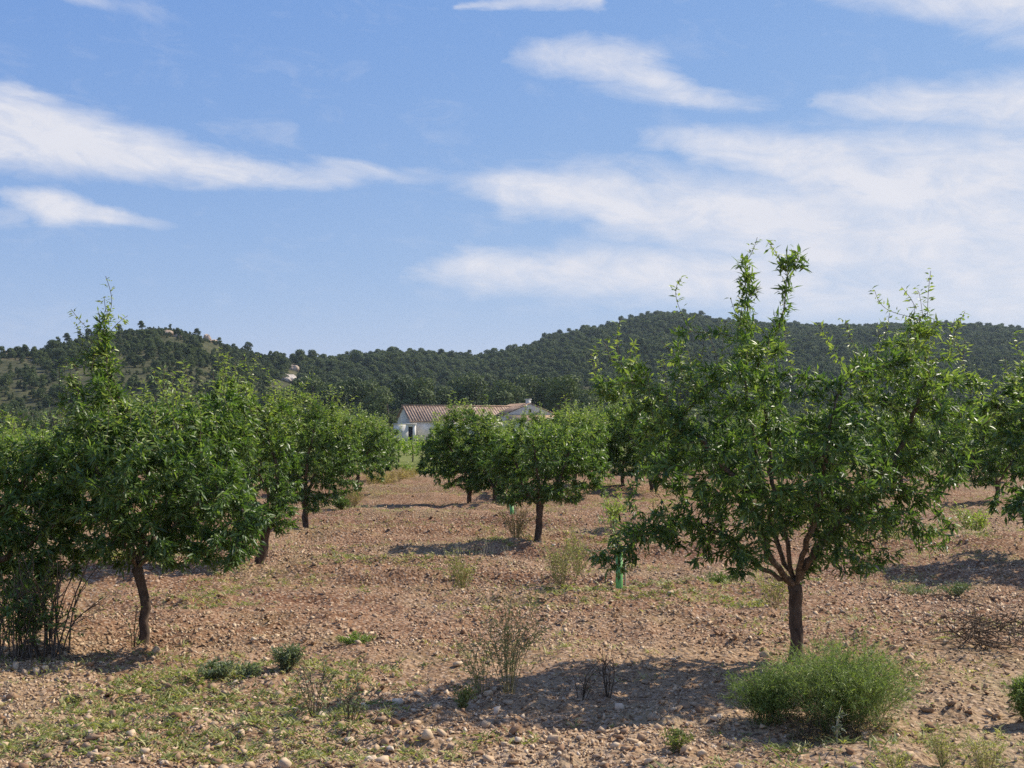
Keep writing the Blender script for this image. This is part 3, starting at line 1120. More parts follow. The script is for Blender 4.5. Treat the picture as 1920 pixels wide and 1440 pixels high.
def scatter_forest():
    """the wood and scrub that read as one mass: instances on points, drawn from the crowns of the pines above"""
    rg = np.random.default_rng(77)
    n = 170000
    t = rg.uniform(ray(-350, 700)[0], ray(2350, 700)[0], n)
    R = np.interp(t, rx_, ry_)
    y0 = np.interp(t, fx_, fy_)
    u = rg.random(n) ** 0.62
    y = y0 + (u * 1.06 + 0.0) * (R - y0)
    x = t * y
    area = y * (R - y0)
    clump = fbm(x * 0.018, y * 0.018, 41, 3)
    tl = ray(560, 700)[0]
    left = np.clip((tl - t) / 0.06 + 0.5, 0, 1)
    dens = (0.66 + 1.5 * clump) * (1 - left) + (0.66 + 1.3 * clump + 0.5 * (0.4 - u)) * left
    # bare places with rock below the middle ridge and the quarry
    for (bx, by, br, bu) in [(850, 706, 70, 0.7), (530, 710, 26, 0.62)]:
        tb = ray(bx, by)[0]
        dens = dens - 0.55 * np.exp(-((t - tb) / (br / F_PX)) ** 2 - ((u - bu) / 0.12) ** 2) * (1 if bx < 600 else 0.8)
    keep = rg.random(n) < dens * area / area.max() * (1.1 + 0.9 * left)
    zt = hill_z(t, y)
    tpx, tpy = 960 + t * F_PX, 810 - (zt + 2.0 - CAM_H) / y * F_PX
    for (qx, qy, qw, qh, _l) in ROCKS:
        keep &= ~((np.abs(tpx - qx) < qw * 0.75 + 3) & (tpy > qy - qh * 0.4) & (tpy < qy + qh * 0.8 + 7))
    t, y, x, u, left = t[keep], y[keep], x[keep], u[keep], left[keep]
    z = hill_z(t, y)
    m = len(t)
    scl = rg.uniform(0.5, 1.15, m) * np.where(u > 0.92, 0.6, 1.0) * (1 - 0.35 * left)
    small = rg.random(m) < 0.62 * left
    scl = scl * np.exp(rg.normal(0, 0.22, m))
    scl = np.where(small, scl * 0.4, scl)
    scl = np.where((u > 0.80) & (left > 0.5), np.minimum(scl, rg.uniform(0.16, 0.36, m)), scl)
    scl = np.where(np.clip(u, 0, 1) < 0.15, scl * 1.15, scl)
    me = bpy.data.meshes.new('pine_wood')
    me.vertices.add(m)
    me.vertices.foreach_set('co', np.stack([x, y, z - 1.1 * scl], -1).astype(np.float32).ravel())
    for nm, val in (('scl', scl), ('rot', rg.random(m) * 6.28), ('var', rg.integers(0, 4, m) + 0.0)):
        a_ = me.attributes.new(nm, 'FLOAT', 'POINT')
        a_.data.foreach_set('value', val.astype(np.float32))
    ob = bpy.data.objects.new('pine_wood', me)
    COL.objects.link(ob)
    tag(ob, 'dense dark pine wood covering the hillsides', 'woodland', kind='stuff')
    ng = bpy.data.node_groups.new('pine_wood', 'GeometryNodeTree')
    ng.interface.new_socket('Geometry', in_out='INPUT', socket_type='NodeSocketGeometry')
    ng.interface.new_socket('Geometry', in_out='OUTPUT', socket_type='NodeSocketGeometry')
    gi, go = ng.nodes.new('NodeGroupInput'), ng.nodes.new('NodeGroupOutput')
    jn = ng.nodes.new('GeometryNodeJoinGeometry')

    def attr(nm):
        q = ng.nodes.new('GeometryNodeInputNamedAttribute')
        q.data_type = 'FLOAT'
        q.inputs[0].default_value = nm
        return q.outputs[0]
    for k in range(4):
        cmp_ = ng.nodes.new('FunctionNodeCompare')
        cmp_.data_type = 'FLOAT'
        cmp_.operation = 'EQUAL'
        ng.links.new(attr('var'), cmp_.inputs[0])
        cmp_.inputs[1].default_value = float(k)
        cmp_.inputs['Epsilon'].default_value = 0.1
        oi = ng.nodes.new('GeometryNodeObjectInfo')
        oi.transform_space = 'ORIGINAL'
        oi.inputs[0].default_value = next(c for c in PINES[k].children if c.name.startswith('crown'))
        cx = ng.nodes.new('ShaderNodeCombineXYZ')
        ng.links.new(attr('rot'), cx.inputs[2])
        ip = ng.nodes.new('GeometryNodeInstanceOnPoints')
        m2p = ng.nodes.new('GeometryNodeMeshToPoints')
        ng.links.new(gi.outputs[0], m2p.inputs[0])
        ng.links.new(m2p.outputs[0], ip.inputs['Points'])
        ng.links.new(cmp_.outputs[0], ip.inputs['Selection'])
        ng.links.new(oi.outputs['Geometry'], ip.inputs['Instance'])
        ng.links.new(cx.outputs[0], ip.inputs['Rotation'])
        ng.links.new(attr('scl'), ip.inputs['Scale'])
        ng.links.new(ip.outputs[0], jn.inputs[0])
    ng.links.new(jn.outputs[0], go.inputs[0])
    md = ob.modifiers.new('scatter', 'NODES')
    md.node_group = ng
    print('forest trees', m)


scatter_forest()


# rock outcrops on the hills
def rock_mesh(seed, w, d, h):
    rg = np.random.default_rng(seed)
    bm = bmesh.new()
    bmesh.ops.create_icosphere(bm, subdivisions=3, radius=1.0)
    for v in bm.verts:
        p = v.co
        k = 1 + 0.55 * float(fbm(np.array([p.x * 1.7 + seed * 3.1]), np.array([p.y * 1.7 + p.z * 0.6]), seed, 3)[0])
        st = 1 + 0.35 * float(fbm(np.array([p.x * 5 + seed]), np.array([p.y * 5]), seed + 4, 2)[0])
        v.co = Vector((p.x * w * k, p.y * d * k, (p.z * h * k * st)))
    me = bpy.data.meshes.new('rock_outcrop')
    bm.to_mesh(me)
    bm.free()
    me.materials.append(M_ROCK)
    return me


for i, (px, py, wpx, hpx, lab) in enumerate(ROCKS):
    t, v = ray(px, py)
    R = float(np.interp(t, rx_, ry_))
    y0 = float(np.interp(t, fx_, fy_))
    ys = np.linspace(y0, R, 400)
    dz = hill_z(np.full(400, t), ys) - (CAM_H + v * ys)
    hit = np.nonzero(dz > 0)[0]
    y = ys[hit[0]] if len(hit) else R
    z = CAM_H + v * y
    o = bpy.data.objects.new('rock_outcrop', rock_mesh(100 + i, wpx / F_PX * y * 0.75, wpx / F_PX * y * 0.6, hpx / F_PX * y * 0.75))
    if lab.startswith('wide white'):
        o.data.materials[0] = M_CHALK
    COL.objects.link(o)
    o.location = (t * y, y, z)
    tag(o, lab, 'rock', 'rock outcrops on the hills')

# ------------------------------------------------------------------ middle distance: vines, shrubs, verge
def leafy_mass(name, mat, seed, spots, n_per, size, parent=None, loc=(0, 0, 0)):
    """leaf cloud on a list of ellipsoids (centre, radii), coordinates relative to loc"""
    rg = np.random.default_rng(seed)
    Ps, Ns = [], []
    for c, r in spots:
        d = norm(rg.normal(size=(n_per, 3)))
        Ps.append(np.asarray(c) + d * np.asarray(r) * rg.uniform(0.55, 1.12, (n_per, 1)))
        Ns.append(norm(d + rg.normal(size=(n_per, 3)) * 0.7))
    P, N = np.concatenate(Ps), np.concatenate(Ns)
    P[:, 2] = np.maximum(P[:, 2], 0.03)
    m = len(P)
    D = norm(np.cross(N, rg.normal(size=(m, 3))))
    L = size * rg.uniform(0.6, 1.5, m)
    hi = P[:, 2] / P[:, 2].max()
    V, F, tn = leaf_mesh(P - D * L[:, None] * 0.5, D, N, L, L * 0.6, np.clip(rg.random(m) * 0.6 + 0.4 * hi, 0, 1), True, 0.05)
    return mesh_obj(name, V, F, mat, parent, tint=tn)


def vine_row(px0, px1, Y, hgt, label, seed):
    rg = np.random.default_rng(seed)
    x0, x1 = ray(px0, 820)[0] * Y, ray(px1, 820)[0] * Y
    root = empty('vine_row', ((x0 + x1) / 2, Y, 0))
    tag(root, label, 'vines', 'vine rows beyond the orchard')
    w = (x1 - x0) / 2
    k = max(4, int(w * 2 / 0.9))
    spots, ch = [], []
    for i in range(k):
        x = -w + 2 * w * (i + 0.5) / k + rg.normal() * 0.15
        yy = rg.normal() * 0.15
        h = hgt * rg.uniform(0.8, 1.12)
        spots.append(((x, yy, h * 0.6), (0.62, 0.5, h * 0.42)))
        ch.append((spline([(x, yy, -0.1), (x + rg.normal() * 0.05, yy, h * 0.3), (x, yy, h * 0.7)], 4), np.array([0.04, 0.035, 0.03, 0.02])))
    V, F = tube_mesh(ch, 4)
    mesh_obj('stems', V, F, M_BARK, root, kind='stuff')
    o = leafy_mass('foliage', M_VINE, seed, spots, 150, 0.17, root)
    o['kind'] = 'stuff'


for i, (a0, a1, Y, h, lab) in enumerate([(-260, 250, 96, 1.9, 'bright yellow-green vine row at the far left behind the almond crowns'), (-300, 420, 118, 2.1, 'tall yellow-green vine row farthest back on the left'),
                                         (735, 842, 64, 1.25, 'low bright vine row in the gap at the end of the orchard lane'), (700, 900, 82, 1.3, 'second vine row behind the one closing the lane'),
                                         (1060, 1500, 100, 1.8, 'yellow-green vine row behind the large right tree'), (1500, 2150, 98, 1.9, 'yellow-green vine row at the right behind the almond crowns')]):
    vine_row(a0, a1, Y, h, lab, 300 + i)


def bushy(name, px, py_top, wpx, Y, mat, label, cat, seed, group=None, n=700, size=0.22, zbase=0.0):
    rg = np.random.default_rng(seed)
    t, v = ray(px, py_top)
    H = CAM_H + v * Y - zbase
    W = wpx / F_PX * Y / 2
    root = empty(name, (t * Y, Y, zbase))
    tag(root, label, cat, group)
    ch = []
    for k in range(6):
        a = rg.random() * 6.28
        ch.append((spline([(0, 0, -0.15), (math.cos(a) * W * 0.2, math.sin(a) * W * 0.2, H * 0.35), (math.cos(a) * W * 0.6, math.sin(a) * W * 0.6, H * 0.75)], 5), np.linspace(0.03, 0.01, 5) * H))
    V, F = tube_mesh(ch, 5)
    mesh_obj('stems', V, F, M_TRUNKFAR, root, kind='stuff')
    spots = []
    for k in range(11):
        a = rg.random() * 6.28
        f = rg.random()
        r = W * rg.uniform(0.2, 0.68)
        spots.append(((math.cos(a) * r, math.sin(a) * r, H * (0.25 + 0.5 * f)), (W * 0.42, W * 0.42, H * 0.22)))
    o = leafy_mass('foliage', mat, seed, spots, n // 11 * 2, size, root)
    o['kind'] = 'stuff'


for i, (px, yt, w, Y, mt, lab) in enumerate([
        (700, 764, 62, 175, M_PALE, 'pale green bush left of the barn behind the almond row'), (660, 752, 70, 190, M_PALE, 'pale green tall bush further left of the barn'),
        (60, 782, 70, 128, M_SHRUB, 'round dark bush in front of the vines at the far left'),
        (612, 762, 60, 200, M_SHRUB, 'olive green bush between the almond row and pine belt'), (1105, 758, 76, 185, M_SHRUB, 'dark green bush right of the farmhouse'),
        (1170, 750, 90, 200, M_SHRUB, 'broad dark bush beyond the farmhouse towards the large right tree'), (835, 848, 60, 70, M_VINE, 'yellow-green bush at the end of the lane')]):
    bushy('round_bush', px, yt, w, Y, mt, lab, 'bush', 500 + i)
# scrub belt at the foot of the left hill
for i in range(34):
    px = -40 + i * 19 + rng.uniform(-8, 8)
    bushy('scrub_bush', px, rng.uniform(748, 785), rng.uniform(45, 80), rng.uniform(200, 236), [M_SHRUB, M_SHRUB, M_PINE][i % 3], 'olive green scrub bush at the foot of the left hill', 'bush', 560 + i, 'scrub at the foot of the left hill', 500, 0.3)
for i in range(24):
    px = 1120 + i * 36 + rng.uniform(-8, 8)
    bushy('scrub_bush', px, rng.uniform(752, 785), rng.uniform(50, 90), rng.uniform(200, 236), [M_SHRUB, M_PINE][i % 2], 'dark scrub bush at the foot of the right hill', 'bush', 600 + i, 'scrub at the foot of the right hill', 500, 0.3)

# ------------------------------------------------------------------ almond trees
def pxc(Y, base_y=None):
    """clump in photo pixels at depth Y -> world ellipsoid"""
    def f(cx, cy, rx, ry, dy=0.0, rd=None, w=None):
        p = at(cx, cy, Y + dy)
        k = (Y + dy) / F_PX
        rd = rd if rd is not None else (rx + ry) * 0.5 * k
        r = np.array([rx * k, rd, ry * k])
        return (p, r, w if w is not None else float((r[0] * r[1] * r[2]) ** 0.85))
    return f


def tree_right():
    x, y, z = gp(1490, 1232)
    c = pxc(y - 0.35)
    P = lambda px, py, d=0.0: at(px, py, y + d - 0.25)
    limbs = [[P(1440, 1040, -.05), P(1400, 930, -.25), P(1330, 840, -.3), P(1250, 760, -.2)],
             [P(1470, 1000, .1), P(1450, 900, .15), P(1432, 760, .1), P(1420, 690, .05), P(1465, 600, 0), P(1480, 490, 0)],
             [P(1530, 1030, .05), P(1600, 940, .2), P(1680, 860, .3), P(1730, 720, .2)],
             [P(1520, 1000, -.2), P(1545, 880, -.5), P(1560, 780, -.6), P(1590, 700, -.5)],
             [P(1420, 1060, .1), P(1330, 990, .15), P(1230, 995, .1), P(1130, 1060, .05)],
             [P(1540, 1040, .3), P(1600, 1000, .6), P(1640, 930, .8)],
             [P(1455, 1010, .25), P(1420, 860, .3), P(1398, 720, .2), P(1405, 620, .15), P(1398, 500, .1)]]
    cl = [c(1470, 880, 205, 100, 0, 0.9, .45), c(1400, 720, 110, 80, -.1, .5), c(1400, 545, 28, 62, .1, .12, .06), c(1488, 487, 36, 32, 0, .13, .045), c(1474, 575, 18, 66, 0, .09, .04), c(1395, 640, 45, 45, 0, .25),
          c(1165, 715, 62, 55, -.1, .3), c(1235, 780, 66, 50, -.1, .4), c(1290, 860, 90, 90, 0, .6), c(1250, 985, 92, 46, .1, .3, .16), c(1150, 1045, 48, 32, .05, .15, .08), c(1190, 1010, 50, 34, .05, .2, .07), c(1295, 715, 42, 52, 0, .3), c(1270, 630, 24, 36, 0, .12),
          c(1690, 690, 95, 70, .2, .5), c(1590, 800, 70, 50, -.3, .5), c(1640, 760, 40, 40, .2, .3), c(1740, 830, 90, 110, .2, .6), c(1700, 960, 90, 60, .2, .45), c(1580, 960, 80, 60, .1, .6), c(1400, 980, 80, 60, -.1, .5), c(1310, 1060, 22, 28, 0, .1),
          c(1620, 1040, 60, 26, .2, .3), c(1790, 740, 55, 65, .2, .35), c(1680, 1040, 22, 22, .1, .12), c(1500, 930, 110, 70, .5, .5), c(1730, 605, 40, 40, .1, .2), c(1330, 1015, 70, 45, .1, .35), c(1400, 1062, 40, 24, -.2, .3), c(1590, 1052, 55, 26, -.1, .4), c(1740, 1000, 50, 40, .2, .3)]
    sh = [P(1275, 522), P(1640, 545, .1), P(1690, 538, .1), P(1745, 508, .1), P(1790, 598, .2), P(1720, 545, .1), P(1370, 560), P(1420, 445), P(1585, 600), P(1240, 640), P(1190, 640), P(1120, 655), P(1535, 610), P(1810, 640, .2), P(1440, 455)]
    t = almond('almond_tree', (x, y, z), at(1490, 1098, y), limbs, cl, 601, 3400, 0.048, (0.074, 0.018), 13.5, sh, 60, step=0.062, kill=0.085, leafy=0.012, shoot_top=at(1500, 560, y)[2])
    return tag(t, 'large almond tree in the right foreground rising above the skyline', 'almond tree', 'almond trees of the orchard')


def tree_left():
    x, y, z = gp(266, 1212)
    c = pxc(y)
    P = lambda px, py, d=0.0: at(px, py, y + d)
    limbs = [[P(245, 1010), P(210, 930, -.1), P(170, 850, -.1), P(150, 760, 0)], [P(270, 1000, .1), P(280, 900, .2), P(250, 800, .1), P(205, 700, .1), P(195, 600, .1)],
             [P(300, 1020, -.1), P(360, 950, -.2), P(420, 920, -.2), P(460, 960, -.2)], [P(285, 1010, .3), P(340, 900, .5), P(380, 800, .5), P(420, 740, .4)], [P(230, 1020, -.3), P(220, 950, -.6), P(240, 880, -.7)]]
    cl = [c(290, 880, 165, 120, 0, .85), c(400, 930, 85, 85, -.1, .45), c(440, 1000, 58, 40, -.2, .3), c(330, 815, 95, 58, .1, .55), c(425, 822, 70, 52, .3, .4), c(200, 780, 60, 75, 0, .4), c(195, 640, 22, 70, .1, .12, .02), c(208, 715, 32, 50, .1, .16),
          c(160, 840, 60, 70, 0, .4), c(150, 690, 34, 26, 0, .14), c(170, 930, 70, 60, -.1, .45), c(255, 980, 90, 45, -.3, .45), c(345, 1010, 60, 30, 0, .3), c(140, 745, 26, 26, 0, .12), c(250, 765, 34, 36, .2, .2), c(215, 1025, 70, 36, -.2, .4, .07), c(330, 1040, 60, 30, -.3, .35, .06), c(425, 1030, 62, 34, -.2, .35, .08), c(470, 975, 36, 40, -.2, .25, .05), c(130, 960, 50, 60, .1, .3), c(345, 775, 74, 32, .3, .35), c(430, 770, 40, 26, .3, .25)]
    sh = [P(133, 580), P(195, 556, .1), P(203, 572, .1), P(240, 592, .1), P(120, 690), P(150, 660), P(285, 690), P(345, 680, .2), P(308, 690), P(400, 690, .3), P(440, 680, .3), P(115, 760), P(455, 700, .3), P(175, 640)]
    t = almond('almond_tree', (x, y, z), at(258, 1066, y), limbs, cl, 23, 2700, 0.037, (0.073, 0.0175), 20.0, sh, 80, step=0.062, kill=0.088, leafy=0.012, shoot_len=(0.12, 0.34), trunk_mid=at(272, 1140, y))
    return tag(t, 'almond tree in the left foreground with tall whippy top shoots', 'almond tree', 'almond trees of the orchard')


def tree_px(px, py, fork, cl, limbs, seed, n, label, tr=0.06, shoots=(), leaf=(0.08, 0.0205), per=19.0, ns=60, kill=0.10, slen=(0.15, 0.42)):
    x, y, z = gp(px, py)
    c = pxc(y)
    L = [[at(q[0], q[1], y + (q[2] if len(q) > 2 else 0)) for q in lb] for lb in limbs]
    t = almond('almond_tree', (x, y, z), at(fork[0], fork[1], y), L, [c(*q) for q in cl], seed, n, tr, leaf, per, [at(q[0], q[1], y) for q in shoots], ns, step=0.075, kill=kill, simple=y > 12.0, shoot_len=slen)
    return tag(t, label, 'almond tree', 'almond trees of the orchard')


tree_right()
tree_left()
tree_px(-70, 1205, (-60, 1080), [(20, 950, 120, 140, 0, .8), (110, 900, 60, 80, 0, .5), (100, 1020, 70, 60, -.1, .4), (-60, 920, 120, 100, 0, .6), (40, 890, 60, 40, 0, .4), (60, 1090, 60, 40, 0, .3)],
        [[(-20, 1000), (50, 900), (90, 840)], [(-90, 1000), (-120, 900)], [(20, 1040, -.3), (90, 1000, -.4)], [(-30, 1000, .3), (0, 900, .6)]], 31, 1500, 'almond tree cut off by the left edge of the picture', 0.055, [(110, 770), (60, 800), (25, 790)])
tree_px(480, 1064, (500, 985), [(455, 850, 110, 95, 0, .8), (500, 800, 70, 60, 0, .5), (400, 800, 60, 60, 0, .5), (520, 900, 50, 70, -.1, .5), (420, 930, 60, 50, 0, .5), (440, 740, 50, 35, 0, .3), (365, 840, 40, 60, 0, .4), (450, 975, 56, 44, -.2, .5, .16), (365, 940, 60, 60, 0, .5, .16), (535, 965, 30, 40, 0, .3, .08)],
        [[(520, 920), (510, 840), (490, 770)], [(470, 930), (430, 850), (400, 780)], [(500, 920, -.3), (460, 850, -.6)], [(510, 920, .3), (480, 850, .6)]], 37, 1300, 'almond tree with leaning trunk behind the left foreground tree', 0.056, [(440, 690), (480, 705), (410, 700), (520, 715)])
tree_px(575, 998, (573, 935), [(590, 840, 80, 75, 0, .7), (560, 790, 60, 50, 0, .5), (630, 830, 50, 60, 0, .5), (535, 880, 50, 45, 0, .5), (620, 910, 40, 30, 0, .3), (600, 775, 40, 30, 0, .3), (545, 920, 24, 24, 0, .2), (595, 935, 44, 28, -.2, .4, .08), (645, 890, 44, 50, 0, .4, .12), (660, 840, 30, 40, 0, .4), (540, 915, 40, 36, 0, .4, .1)],
        [[(560, 890), (545, 820)], [(590, 890), (620, 820)], [(575, 880, -.3), (590, 800, -.5)], [(575, 880, .4), (580, 800, .5)]], 41, 1200, 'third almond tree of the left row with a straight bare trunk', 0.048, [(560, 728), (610, 735), (590, 740)])
tree_px(1008, 1022, (1012, 948), [(1015, 860, 92, 62, 0, .75), (960, 850, 50, 46, 0, .5), (1060, 845, 55, 52, 0, .5), (1010, 818, 70, 24, 0, .5), (1085, 880, 36, 36, 0, .4), (950, 890, 36, 30, 0, .3), (1100, 830, 30, 40, 0, .3), (965, 920, 44, 30, -.1, .4, .1), (1065, 918, 46, 30, -.1, .4, .1), (1115, 870, 34, 44, 0, .4), (925, 860, 34, 46, 0, .4), (1010, 925, 40, 22, -.4, .3), (1130, 900, 22, 26, 0, .25)],
        [[(985, 920), (960, 850)], [(1035, 920), (1070, 850)], [(1010, 910, -.3), (1000, 820, -.5)], [(1020, 910, .4), (1030, 830, .5)]], 43, 1300, 'compact almond tree with a forked trunk in the middle of the orchard', 0.05, [(945, 775), (1065, 770), (1058, 745), (920, 770)], ns=34, slen=(0.08, 0.2))


def almond_proto(seed, H=2.1, W=0.95):
    rg = np.random.default_rng(seed)
    limbs, cl = [], [((0, 0, H * 0.62), (W * 0.85, W * 0.85, H * 0.30), 0.5)]
    a0 = rg.random() * 6.28
    for k in range(4):
        a = a0 + k * 1.57 + rg.normal() * 0.2
        d = np.array([math.cos(a), math.sin(a), 0])
        limbs.append([d * W * 0.25 + np.array([0, 0, H * 0.42]), d * W * 0.6 + np.array([0, 0, H * 0.66])])
        cl.append((d * W * 0.68 + np.array([0, 0, H * rg.uniform(0.5, 0.72)]), np.array([0.42, 0.42, 0.36]) * W, 0.14))
        cl.append((d * W * rg.uniform(0.65, 0.9) + np.array([0, 0, H * rg.uniform(0.24, 0.40)]), np.array([0.32, 0.32, 0.26]) * W, 0.11))
    cl.append((np.array([rg.normal() * 0.2, rg.normal() * 0.2, H * 0.86]), np.array([0.5, 0.5, 0.3]) * W, 0.1))
    t = almond('almond_tree', (0, 0, 0), (rg.normal() * 0.03, rg.normal() * 0.03, H * 0.22), limbs, cl, seed, 1150, 0.043, (0.10, 0.027), 16.0, (), 50, step=0.085, kill=0.125, simple=True, shoot_len=(0.12, 0.42))
    return t


PROTO = [almond_proto(71), almond_proto(73, 2.0, 1.05), almond_proto(79, 2.25, 0.9)]
pused = set()


def put_almond(k, px, py, s, label, group='almond trees of the orchard', sw=1.0):
    if k in pused:
        o = copy_tree(PROTO[k])
    else:
        o = PROTO[k]
        pused.add(k)
    x, y, z = gp(px, py)
    o.location = (x, y, z)
    o.scale = (s * sw, s * sw, s)
    o.rotation_euler = (0, 0, rng.random() * 6.28)
    tag(o, label, 'almond tree', group)


put_almond(0, 669, 930, 1.02, 'slender-trunked almond tree fourth along the left row')
put_almond(1, 696, 903, 0.98, 'farthest almond tree of the left row beside the dry grass')
put_almond(2, 880, 948, 0.99, 'dark almond tree right of the lane, its crown nearly hiding the barn', sw=1.22)
put_almond(0, 926, 952, 0.86, 'slim almond tree just behind the compact forked one', sw=1.15)
put_almond(1, 1868, 946, 1.12, 'almond tree with thin trunk near the right edge')
put_almond(2, 2010, 1050, 1.2, 'almond tree cut off by the right edge of the picture', sw=1.1)
put_almond(0, 1168, 920, 1.15, 'small almond tree beyond the low left branch of the large one')
put_almond(1, 1112, 918, 1.08, 'almond tree to the right of and behind the compact forked tree')
put_almond(0, 1075, 934, 1.0, 'almond tree close behind the right side of the compact forked tree', sw=1.1)
put_almond(2, 1222, 928, 1.05, 'almond tree half hidden behind the left limbs of the large tree', sw=1.15)
put_almond(1, 968, 925, 0.88, 'almond tree directly behind the compact forked one', sw=1.1)
put_almond(2, 842, 912, 0.9, 'distant almond tree edging the right of the lane')
far_lab = 'almond tree far back on the left, seen only through nearer crowns'
for px, py, k in [(215, 958, 2), (318, 932, 0), (395, 914, 1), (452, 900, 2), (250, 905, 1), (530, 918, 0), (610, 902, 2)]:
    put_almond(k, px, py, rng.uniform(0.95, 1.12), far_lab)
far_lab = 'almond tree far back on the right, behind the large foreground tree'
for px, py, k in [(1270, 906, 1), (1390, 918, 2), (1540, 926, 0), (1690, 934, 2), (1235, 892, 0), (1330, 890, 1), (1440, 893, 0), (1560, 895, 2), (1680, 898, 1), (1790, 903, 0), (1900, 905, 2), (1060, 892, 0), (985, 895, 2)]:
    put_almond(k, px, py, rng.uniform(0.92, 1.1), far_lab)


# ------------------------------------------------------------------ saplings in green tubes
def sapling(px, py, hpx, lean, label, leafn, seed):
    rg = np.random.default_rng(seed)
    x, y, z = gp(px, py)
    k = y / F_PX
    h = hpx * k
    root = empty('tubed_sapling', (x, y, z))
    tag(root, label, 'sapling', 'saplings in green tubes')
    tip = np.array([lean * h, 0, h])
    r = 0.037
    sd = 16
    V, F = [], []
    for rr, f in ((r, -0.05), (r, 1.0), (r * 0.9, 1.0), (r * 0.9, 0.4)):
        for i in range(sd):
            a = i / sd * 6.2832
            V.append(tip * f + np.array([math.cos(a) * rr, math.sin(a) * rr, 0]))
    for ring in range(3):
        for i in range(sd):
            j = (i + 1) % sd
            F.append([ring * sd + i, ring * sd + j, (ring + 1) * sd + j, (ring + 1) * sd + i])
    mesh_obj('tree_tube', np.array(V), np.array(F), M_TUBE, root, smooth=True)
    V, F = tube_mesh([(np.array([[0.062, 0.02, -0.1], [0.062 + lean * h * 0.5, 0.02, h * 0.5], [0.062 + lean * h * 1.1, 0.02, h * 1.12]]), np.array([0.012, 0.012, 0.011]))], 6)
    mesh_obj('stake', V, F, M_STAKE, root)
    ch, Pn, Tn = [], [], []
    for i in range(7):
        e = tip + np.array([rg.normal() * 0.13, rg.normal() * 0.13, rg.uniform(0.15, 0.5)])
        c = spline([tip * 0.7, tip * 1.02 + rg.normal(size=3) * 0.01, e], 8)
        ch.append((c, np.linspace(0.006, 0.0025, 8)))
        Pn.append(c[3:])
    V, F = tube_mesh(ch, 5)
    mesh_obj('stems', V, F, M_LIMB, root, kind='stuff')
    Pn = np.concatenate(Pn)
    src = Pn[rg.integers(0, len(Pn), leafn)]
    D = norm(rg.normal(size=(leafn, 3)) + np.array([0, 0, 0.25]))
    V, F, tn = leaf_mesh(src + rg.normal(size=(leafn, 3)) * 0.015, D, np.array([0, 0, 1.0]) + rg.normal(size=(leafn, 3)) * 0.5, 0.07 * rg.uniform(0.6, 1.2, leafn), 0.02 * rg.uniform(0.8, 1.2, leafn), rg.uniform(0.6, 1.0, leafn))
    mesh_obj('foliage', V, F, M_LEAF, root, tint=tn, kind='stuff')


sapling(1161, 1106, 66, 0.0, 'young sapling in a bright green tube under the low branch of the large tree', 150, 5)
sapling(962, 980, 36, -0.12, 'leaning green-tubed sapling left of the compact forked almond tree', 110, 6)


# ------------------------------------------------------------------ weeds, shrubs and brush on the orchard floor
def plant(name, px, py, hpx, wpx, label, cat, seed, stems=14, leaves=10, leaf=(0.03, 0.008), lmat=None, smat=None, up=0.6, r=0.003, branch=2, tint=(0.2, 0.9), group=None, sep=False, start=0.25, wob=0.05, base_r=0.12, simple=True):
    rg = np.random.default_rng(seed)
    lmat = lmat or M_WEED
    smat = smat or M_STEM
    x, y, z = gp(px, py)
    k = y / F_PX
    H, W = hpx * k, wpx * k / 2
    root = empty(name, (x, y, z))
    tag(root, label, cat, group)
    ch, LP, LD = [], [], []
    for i in range(stems):
        a = rg.random() * 6.2832
        rr = math.sqrt(rg.random())
        d = np.array([math.cos(a), math.sin(a), 0])
        p0 = d * W * base_r * rg.random() + np.array([0, 0, -0.04])
        h = H * rg.uniform(0.55, 1.0) * (1 - 0.35 * rr * (1 - up))
        p2 = d * W * rr + np.array([0, 0, h])
        p1 = d * W * rr * 0.45 + np.array([0, 0, h * 0.55]) + rg.normal(size=3) * wob * H
        c = spline([p0, p1, p2], 8)
        ch.append((c, np.linspace(r, r * 0.4, 8)))
        segs = [c]
        for q in range(branch):
            j = int(rg.integers(2, 6))
            e = c[j] + norm(norm(c[j + 1] - c[j]) + rg.normal(size=3) * 0.55) * H * rg.uniform(0.15, 0.38)
            e[2] = max(e[2], 0.02)
            bc = spline([c[j], (c[j] + e) / 2 + rg.normal(size=3) * 0.02 * H, e], 5)
            ch.append((bc, np.linspace(r * 0.6, r * 0.3, 5)))
            segs.append(bc)
        for sg in segs:
            m = max(1, int(leaves * (1 if sg is c else 0.55)))
            if leaves == 0:
                continue
            f = rg.uniform(start, 1.0, m) * (len(sg) - 1.001)
            j = f.astype(int)
            LP.append(sg[j] + (sg[j + 1] - sg[j]) * (f - j)[:, None])
            LD.append(norm(norm(sg[j + 1] - sg[j]) * 0.7 + norm(rg.normal(size=(m, 3)))))
    if sep:
        n = 1 + branch
        for i in range(stems):
            V, F = tube_mesh(ch[i * n:(i + 1) * n], 5)
            mesh_obj('stem', V, F, smat, root, smooth=True)
    else:
        V, F = tube_mesh(ch, 4)
        mesh_obj('stems', V, F, smat, root, kind='stuff')
    if LP:
        LP, LD = np.concatenate(LP), np.concatenate(LD)
        LP[:, 2] = np.maximum(LP[:, 2], 0.0)
        m = len(LP)
        V, F, tn = leaf_mesh(LP, LD, np.array([0, 0, 0.7]) + rg.normal(size=(m, 3)) * 0.6, leaf[0] * rg.uniform(0.6, 1.3, m), leaf[1] * rg.uniform(0.7, 1.3, m), rg.uniform(tint[0], tint[1], m), simple)
        mesh_obj('foliage', V, F, lmat, root, tint=tn, kind='stuff')
    return root


